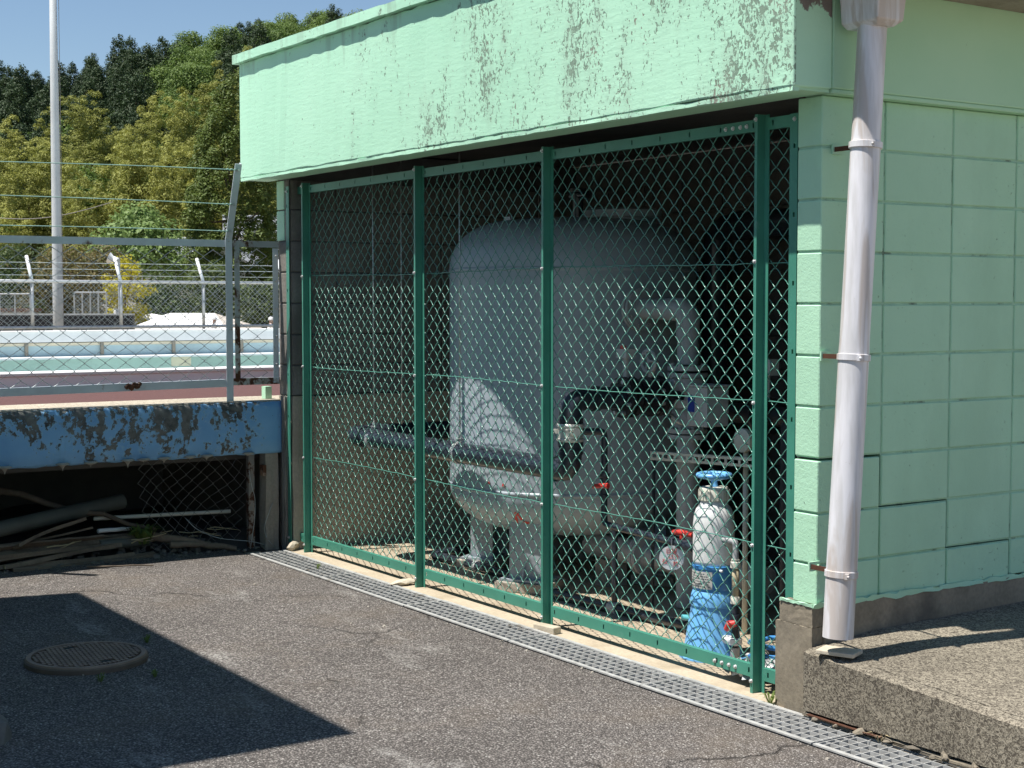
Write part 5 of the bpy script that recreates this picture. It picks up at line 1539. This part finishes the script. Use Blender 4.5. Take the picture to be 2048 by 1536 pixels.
# ---- far fence
ffx = FXX - 1.3
ff = thing('far_pool_fence', 'grey chain-link fence with angled tops beyond the pool', 'fence', (ffx, 5, 1.0))
def far_y(px): # where a column of the picture meets the fence line
    v = _vd + _vr*((px-1024)/F_PX); t = (ffx-CAM_POS.x)/v.x; return CAM_POS.y + t*v.y
ys = [far_y(-290), far_y(-112), far_y(66), far_y(243), far_y(408), far_y(570), far_y(735), far_y(900)]
for y in ys:
    m = MB(); m.tube([(ffx,y,.98),(ffx,y,2.0)], .032, 10); po = m.build('post', M['galv'], ff, smooth=True)
    m = MB(); a = Vector((ffx,y,1.98)); b = Vector((ffx-.10,y-.08,2.47)); b = Vector((ffx-.34,y-.0,2.47)); m.tube([a,b], .035, 8); m.build('outrigger', M['white_plastic'], po, smooth=True)
for z, r in ((1.985,.030),(1.10,.030)):
    m = MB(); m.tube([(ffx+.03,ys[0]-3,z),(ffx+.03,ys[-1],z)], r, 8); m.build('rail', M['galv'], ff, smooth=True)
for k, t in enumerate((.25,.5,.75)):
    m = MB(); m.tube([(ffx-.34*t-.03,ys[0]-3,1.98+.49*t),(ffx-.34*t-.03,ys[-1],1.98+.49*t)], .006, 5); m.build('strand_wire', M['fence_wire'], ff)
mm = chain_sheet((ffx, ys[0]-2, 1.08), (0,1,0), ys[-1]-ys[0]+2, .92, .052, .052, .0045, ns=3)
tag(mm.build('mesh_panel', M['fence_wire'], ff, smooth=True), kind='stuff')
# dark bank wall behind the far fence
m = MB(); a = P(-700, 37); b = P(268, 37); u = (b-a).normalized(); 
m.obox((a+b)/2+Vector((0,0,.35)), u*((b-a).length/2), Vector((-u.y,u.x,0))*.1, Vector((0,0,.92)))
bw = thing('bank_wall', 'low dark wall behind the far fence left of the tent', 'wall', tuple((a+b)/2))
m.build('panel', M['black'], bw)
m = MB(); m.obox((a+b)/2+Vector((0,0,1.29)), u*((b-a).length/2), Vector((-u.y,u.x,0))*.14, Vector((0,0,.02))); m.build('cap', M['galv'], bw)
# flagpole
q = P(117, 34); fpole = thing('flagpole', 'tall pale grey flagpole rising beyond the pool', 'flagpole', tuple(Vector((q.x,q.y,-.6))))
m = MB(); m.tube([(q.x,q.y,-.7),(q.x,q.y,2),(q.x,q.y,6),(q.x,q.y,10.5)], [.118,.112,.092,.066], 18); m.build('mast', M['pole'], fpole, smooth=True)
m = MB(); m.tube([(q.x+.10,q.y+.09,.0),(q.x+.05,q.y+.11,10.4)], .007, 5); m.build('halyard', M['old_wire'], fpole)
m = MB(); m.tube([(q.x+.02,q.y+.12,.9),(q.x+.02,q.y+.12,1.02)], .03, 8); m.build('cleat', M['black'], fpole)
# floodlight on a pole
q = P(240, 40); fl = thing('floodlight', 'white floodlight on a thin pole before the yellow shrub', 'floodlight', tuple(Vector((q.x,q.y,-.6))))
m = MB(); m.tube([(q.x,q.y,-.6),(q.x,q.y,2.75)], .035, 8); m.build('pole', M['galv'], fl)
hd = q - _vr*.14; m = MB(); m.tube([Vector((q.x,q.y,2.70)), Vector((hd.x,hd.y,2.72))-_vr*.02, Vector((hd.x,hd.y,2.76))-_vr*.12], [.05,.09,.15], 14); m.build('lamp_head', M['white_plastic'], fl, smooth=40)
q2 = P(236, 40); m = MB(); m.box(q2.x-.08,q2.x+.08,q2.y-.08,q2.y+.08,1.22,1.42); m.build('junction_box', M['white_plastic'], fl)
# tent with lowered legs on the field
TD = 62.0; tz0, tz1 = H(656, TD), H(626, TD)
c = P(392, TD); tent = thing('event_tent', 'white hip-roofed event tent beyond the far fence', 'tent', tuple(Vector((c.x,c.y,-.6))))
u = (_vr*.96 - _vd*.28).normalized(); v = Vector((-u.y,u.x,0))
def tp(a, b, z): return c + u*a + v*b + Vector((0,0,z))
W2, D2 = 2.2, 1.6
m = MB(); m.add([tp(-W2,-D2,tz0),tp(W2,-D2,tz0),tp(W2,D2,tz0),tp(-W2,D2,tz0),tp(-W2+1.0,0,tz1),tp(W2-1.35,0,tz1),tp(-W2,-D2,tz0-.22),tp(W2,-D2,tz0-.22),tp(W2,D2,tz0-.22),tp(-W2,D2,tz0-.22)], [(0,1,5,4),(2,3,4,5),(3,0,4),(6,7,1,0),(8,9,3,2),(9,6,0,3)]); m.build('roof_canvas', M['tent'], tent)
m = MB(); m.add([tp(W2,-D2,tz0),tp(W2,D2,tz0),tp(W2-1.35,0,tz1),tp(W2,-D2,tz0-.22),tp(W2,D2,tz0-.22)], [(0,1,2),(3,4,1,0)]); m.build('end_canvas', M['tent_shade'], tent)
for a in (-1,1):
    for b in (-1,1):
        m = MB(); m.tube([tp(a*W2*.98,b*D2*.98,-.62),tp(a*W2*.98,b*D2*.98,tz0)], .03, 6); m.build('leg', M['galv'], tent)
# second small white tent corner behind
c2 = P(305, 66); t2 = thing('event_tent', 'small white tent top peeking out left of the big tent', 'tent', tuple(Vector((c2.x,c2.y,-.6))))
m = MB(); zz0, zz1 = H(640, 66), H(627, 66)
m.add([c2-_vr*1.3-_vd*1+Vector((0,0,zz0)), c2+_vr*1.3-_vd*1+Vector((0,0,zz0)), c2+_vr*1.3+_vd*1+Vector((0,0,zz0)), c2-_vr*1.3+_vd*1+Vector((0,0,zz0)), c2+Vector((0,0,zz1))], [(0,1,4),(1,2,4),(2,3,4),(3,0,4)]); m.build('roof_canvas', M['tent'], t2)
m = MB()
for a,b in ((-1,-1),(1,-1),(1,1),(-1,1)): m.tube([c2+_vr*1.25*a+_vd*.95*b+Vector((0,0,-.62)), c2+_vr*1.25*a+_vd*.95*b+Vector((0,0,zz0))], .03, 6)
m.build('legs', M['galv'], t2)
# ---- two people in white on the field
def person(px, D, label, face, arm):
    b = P(px, D, -.62); h = 1.62
    root = thing('person', label, 'person', tuple(b))
    f = (_vr*math.cos(face)+_vd*math.sin(face)).normalized(); s = Vector((-f.y,f.x,0))
    J = {}
    def pt(fw_, sd_, z): return b + f*fw_ + s*sd_ + Vector((0,0,z*h))
    verts = [pt(0,0,.53), pt(.0,0,.62), pt(.01,0,.74), pt(.01,0,.81), pt(.01,0,.86), pt(.03,0,.90), pt(.03,0,.955),   # pelvis..head
             pt(0,.075,.50), pt(.02,.085,.28), pt(0,.09,.04), pt(.10,.09,.02),
             pt(0,-.075,.50), pt(-.01,-.085,.28), pt(-.03,-.09,.04), pt(.07,-.09,.02),
             pt(.01,.15,.80), pt(.03+arm*.05,.20,.65), pt(.10+arm*.14,.17,.53+arm*.10), pt(.14+arm*.2,.15,.49+arm*.14),
             pt(.01,-.15,.80), pt(.02,-.20,.65), pt(.10,-.17,.53), pt(.13,-.15,.48)]
    edges = [(0,1),(1,2),(2,3),(3,4),(4,5),(5,6),(0,7),(7,8),(8,9),(9,10),(0,11),(11,12),(12,13),(13,14),(3,15),(15,16),(16,17),(17,18),(3,19),(19,20),(20,21),(21,22)]
    rad = [.125,.12,.13,.11,.05,.085,.088,.085,.06,.042,.035,.085,.06,.042,.035,.06,.045,.035,.03,.06,.045,.035,.03]
    me = bpy.data.meshes.new('body'); me.from_pydata([tuple(x) for x in verts], edges, []); me.update()
    o = obj('body', me, root)
    me.materials.append(M['skin']); 
    sk = o.modifiers.new('skin','SKIN'); sb = o.modifiers.new('sub','SUBSURF'); sb.levels = 1; sb.render_levels = 1
    for i, r in enumerate(rad): me.skin_vertices[0].data[i].radius = (r, r)
    me.skin_vertices[0].data[0].use_root = True
    dg = bpy.context.evaluated_depsgraph_get(); new = bpy.data.meshes.new_from_object(o.evaluated_get(dg)); o.modifiers.clear(); o.data = new
    new.materials.clear(); new.materials.append(M['skin']); new.materials.append(M['cloth_white']); new.materials.append(M['trousers'])
    for p in new.polygons:
        z = (p.center.z - b.z)/h
        out = abs((p.center-b).dot(s))
        p.material_index = 2 if z < .54 and out < .16 else (1 if .54 <= z < .855 and not (z < .66 and out > .15) else 0); p.use_smooth = True
    m = MB(); hc = pt(.03,0,.955); m.lathe([(.108,-.02),(.108,.03),(.085,.085),(.04,.11),(0,.115)], hc, 16)
    m.obox(hc+f*.12+Vector((0,0,-.012)), f*.055, s*.075, Vector((0,0,.008))); m.build('cap', M['cloth_white'], root, smooth=50)
    return root
person(428, 59.5, 'person in a white cap and shirt facing right beside the tent', .2, 1.0)
person(541, 58, 'person in a white cap and shirt near the building corner', .5, .5)

# ---- houses behind the hedge
def gable_house(px, D, w, d, eave, ridge, wall, label, rot=0.0, roofmat='tile'):
    c = P(px, D, -.62); root = thing('house', label, 'house', tuple(c))
    u = (_vr*math.cos(rot)+_vd*math.sin(rot)).normalized(); v = Vector((-u.y,u.x,0))
    def q(a,b,z): return c+u*a+v*b+Vector((0,0,z+.62))
    m = MB(); m.obox(c+Vector((0,0,(eave+.62)/2)), u*w/2, v*d/2, Vector((0,0,(eave+.62)/2)))
    m.add([q(-w/2,-d/2,eave),q(-w/2,d/2,eave),q(-w/2,0,ridge-.12),q(w/2,-d/2,eave),q(w/2,d/2,eave),q(w/2,0,ridge-.12)], [(0,2,1),(3,4,5)]); m.build('wall', wall, root)
    o = .45; t = .10
    for s in (-1,1):
        m = MB(); a0, a1, a2, a3 = q(-w/2-o,s*(d/2+o),eave-.18), q(w/2+o,s*(d/2+o),eave-.18), q(w/2+o,0,ridge), q(-w/2-o,0,ridge)
        up_ = Vector((0,0,t)); m.add([a0,a1,a2,a3,a0+up_,a1+up_,a2+up_,a3+up_], [(3,2,1,0),(4,5,6,7),(0,1,5,4),(1,2,6,5),(2,3,7,6),(3,0,4,7)]); rf = m.build('roof', M[roofmat], root)
    m = MB(); m.tube([q(-w/2-o,0,ridge+.14),q(w/2+o,0,ridge+.14)], .13, 8); m.build('ridge_tiles', M['tile'], root)
    for a in (-.28,.22):
        m = MB(); m.obox(c+u*(a*w)-v*(d/2+.02)+Vector((0,0,.62+eave-1.0)), u*.55, v*.02, Vector((0,0,.5))); wd = m.build('window', M['glass_dark'], root)
        m = MB(); m.obox(c+u*(a*w)-v*(d/2+.035)+Vector((0,0,.62+eave-1.0)), u*.02, v*.012, Vector((0,0,.5))); m.build('mullion', M['white_plastic'], wd)
    return root
gable_house(338, 90, 6.5, 6.0, H(517,90), H(484,90), M['wall_white'], 'house with pale grey tiled roof showing above the hedge', -.1)
gable_house(505, 84, 5.8, 5.0, H(545,84), H(490,84), M['wall_white'], 'house with grey tiled gable roof near the building corner', 1.15)
gable_house(535, 97, 4.6, 4.5, H(472,97), H(440,97), M['wall_white'], 'white walled house glimpsed high beside the juniper', .2)
gable_house(-150, 72, 3.4, 5.0, H(560,72), H(480,72), M['wall_grey'], 'dark grey house at the left edge behind the fence', .3, 'wall_grey')
# low pale wall at far left and mesh panel
c = P(18, 60, -.62); sh = thing('garden_shed', 'low shed with a red roof edge at the left picture edge', 'shed', tuple(c))
m = MB(); m.obox(c+Vector((0,0,1.0)), _vr*1.0, _vd*.6, Vector((0,0,.9))); m.build('wall', M['wall_grey'], sh)
m = MB(); m.obox(c+Vector((0,0,1.9)), _vr*1.1, _vd*.75, Vector((0,0,.07))); m.build('roof', M['rust'], sh)
def mesh_gate(px0, px1, D, y0, y1, label):
    a, b = P(px0, D), P(px1, D); z0, z1 = H(y1, D), H(y0, D); root = thing('mesh_screen', label, 'screen', tuple(Vector((a.x,a.y,-.6))))
    n = 4; 
    for k in range(n+1):
        q = a.lerp(b, k/n); m = MB(); m.tube([(q.x,q.y,-.6),(q.x,q.y,z1)], .022, 6); m.build('upright', M['galv'], root)
    m = MB(); m.tube([(a.x,a.y,z1),(b.x,b.y,z1)], .022, 6); m.build('rail', M['galv'], root)
    m = MB(); m.tube([(a.x,a.y,z0),(b.x,b.y,z0)], .022, 6); m.build('rail', M['galv'], root)
    uu = (b-a).normalized(); mm = chain_sheet((a.x,a.y,z0), uu, (b-a).length, z1-z0, .045, .045, .004); tag(mm.build('mesh_panel', M['fence_wire'], root), kind='stuff')
mesh_gate(150, 214, 42, 585, 640, 'grey mesh gate panel behind the far fence beside the flagpole')
mesh_gate(-60, 62, 42, 588, 640, 'grey mesh screen at the left edge behind the far fence')
# overhead cables
m = MB(); a, b = P(-40, 90, H(432,90)), P(230, 80, H(405,80)); pts = [a.lerp(b, k/16)-Vector((0,0,.5*math.sin(math.pi*k/16))) for k in range(17)]; m.tube(pts, .02, 4)
tag(m.build('overhead_cable', M['old_wire']), 'thin overhead cable crossing in front of the bamboo', 'cable')

# ---- planting between field and hill, each thing on its own
def plant_tree(kind, px, D, ytop, w, seed, name, label, cat, base=-.62, group=None):
    h = H(ytop, D) - base; q = P(px, D, base)
    C, N, sz, asp, mat, tgm = make_tree(kind, seed, h, w)
    root = thing(name, label, cat, tuple(q), group)
    cr = leaf_mesh('crown', C, N, sz, mat, asp, seed=seed); o = obj('crown', cr, root, loc=(0,0,0))
    me = tgm.mesh('trunk', M['bark'], True); obj('trunk', me, root, loc=(0,0,0))
    return root
plant_tree('juniper', 466, 77, 148, 4.6, 3, 'juniper_tree', 'tall golden green juniper beside the building corner', 'tree')
plant_tree('pale', 290, 80, 382, 5.4, 4, 'broadleaf_tree', 'pale green large-leaved tree standing left of the juniper', 'tree')
plant_tree('rust', 160, 66, 430, 4.3, 5, 'bronze_shrub', 'rounded shrub with bronze new leaves behind the flagpole', 'shrub')
plant_tree('rust', 88, 64, 505, 2.2, 15, 'bronze_shrub', 'smaller bronze green shrub left of the flagpole', 'shrub')
plant_tree('yellow', 252, 64, 497, 2.0, 6, 'yellow_shrub', 'bright yellow shrub behind the floodlight', 'shrub')
plant_tree('shrub', 335, 68, 512, 2.8, 7, 'hedge_shrub', 'green hedge shrub behind the left part of the tent', 'shrub')
plant_tree('shrub', 425, 69, 502, 3.2, 8, 'hedge_shrub', 'green hedge shrub behind the right part of the tent', 'shrub')
plant_tree('shrub', 515, 67, 538, 2.6, 9, 'hedge_shrub', 'green hedge shrub behind the pool fence post', 'shrub')
plant_tree('shrub', 590, 68, 520, 3.0, 19, 'hedge_shrub', 'green hedge shrub hidden mostly by the building corner', 'shrub')
plant_tree('shrub', 45, 76, 440, 4.0, 10, 'leafy_shrub', 'green leafy tree at the left edge below the bamboo', 'shrub')
plant_tree('shrub', 540, 88, 415, 3.2, 16, 'leafy_shrub', 'leafy shrub between the juniper and the green wall', 'shrub')
plant_tree('shrub', 75, 62, 590, 1.3, 17, 'leafy_shrub', 'small bright bush by the red-roofed shed', 'shrub')
plant_tree('shrub', -110, 68, 470, 4.0, 20, 'leafy_shrub', 'leafy shrub just outside the left picture edge', 'shrub')

# ---- hill
RID = [(-1500,300),(-700,245),(-300,215),(0,200),(100,200),(200,178),(300,145),(400,108),(500,80),(600,66),(700,62),(800,74),(1000,95),(1400,120),(2200,260)]
def ridge_y(px):
    return float(np.interp(px, [a for a,_ in RID], [b for _,b in RID]))
D0, D1 = 112.0, 285.0
def hill_z(px, D):
    zr = H(ridge_y(px), D1)-5.0; t = (D-D0)/(D1-D0)
    if t <= 0: return -.62
    if t <= 1: return -.62 + (zr+.62)*(t**.92)
    return zr - (D-D1)*.10
m = MB(); pxs = list(range(-1500, 2300, 60)); Ds = [104,112,118,126,138,152,168,186,204,224,245,265,285,294,310,350,430,520]
vs = [tuple(P(px, D, hill_z(px, D)-(.3 if D < 112 else 0))) for D in Ds for px in pxs]; W = len(pxs)
m.add(vs, [(j*W+i, j*W+i+1, (j+1)*W+i+1, (j+1)*W+i) for j in range(len(Ds)-1) for i in range(W-1)])
struct(m.build('hill', M['hill'], smooth=True))
protos = {}
for kind, hh, ww, n in (('cedar',10.5,5.2,4),('bamboo',10.5,4.4,4),('broad',9.,6.4,4)):
    protos[kind] = []
    for s in range(n):
        C, N, sz, asp, mat, tgm = make_tree(kind, 50+s*7+len(kind), hh, ww)
        protos[kind].append(leaf_mesh(kind+'_tree', C, N, sz, mat, asp, (tgm.v, tgm.f, M['bark']), seed=s))
LBL = {'cedar':('cedar_tree','dark cedar tree','cedars on the hillside'),
       'bamboo':('bamboo_clump','yellow green bamboo plume','bamboo on the hillside'),
       'broad':('hill_tree','rounded broadleaf tree','broadleaf trees on the hill')}
rng = np.random.default_rng(2024); cnt = {'cedar':0,'bamboo':0,'broad':0}
D = D0+3
while D < D1+20:
    step_px = 4.1/D*F_PX; px = -330 + rng.uniform(0, step_px)
    while px < 830:
        pj = px + rng.normal()*step_px*.25; Dj = D + rng.normal()*1.6
        z = hill_z(pj, Dj); yc = 605-(z+6-1.58)/Dj*F_PX
        bnd = float(np.interp(pj, [-400,0,150,250,350,450,600], [365,352,330,300,268,240,205]))
        r = rng.random()
        if yc > bnd: kind = 'bamboo' if r < .93 else 'broad'
        elif pj < 330 and yc > ridge_y(pj)-200 and pj < 330 - max(0, 190-yc)*1.2: kind = 'cedar' if r < .84 else 'broad'
        else: kind = 'broad' if r < .82 else 'cedar'
        if yc < 620 and cnt[kind] < 295:
            s = rng.uniform(.8,1.25)*(1.0 if kind != 'broad' else .9)*(1.08 if kind == 'bamboo' else 1)
            me = protos[kind][int(rng.integers(0,4))]; nm, lb, gp = LBL[kind]
            o = obj(nm, me); q = P(pj, Dj, z-.2); o.location = q; o.scale = (s,s,s*rng.uniform(.9,1.1)); o.rotation_euler = (0,0,rng.uniform(0,6.28))
            side = 'left of the flagpole' if pj < 105 else ('between flagpole and juniper' if pj < 400 else ('behind the juniper' if pj < 530 else 'behind the pump house roof'))
            lev = 'near the ridge' if yc < ridge_y(pj)+60 else ('halfway up the hill' if yc < 300 else 'at the foot of the hill')
            tag(o, lb + ' ' + lev + ', ' + side, 'tree' if kind != 'bamboo' else 'bamboo', gp + ' ' + lev + ' ' + side); cnt[kind] += 1
        px += step_px*(1.0 if yc > bnd else 1.25)
    D += 6.2 if D < 170 else 8.6
print('hill trees', cnt)
for o in list(COL.objects):
    if '_base' in o: del o['_base']
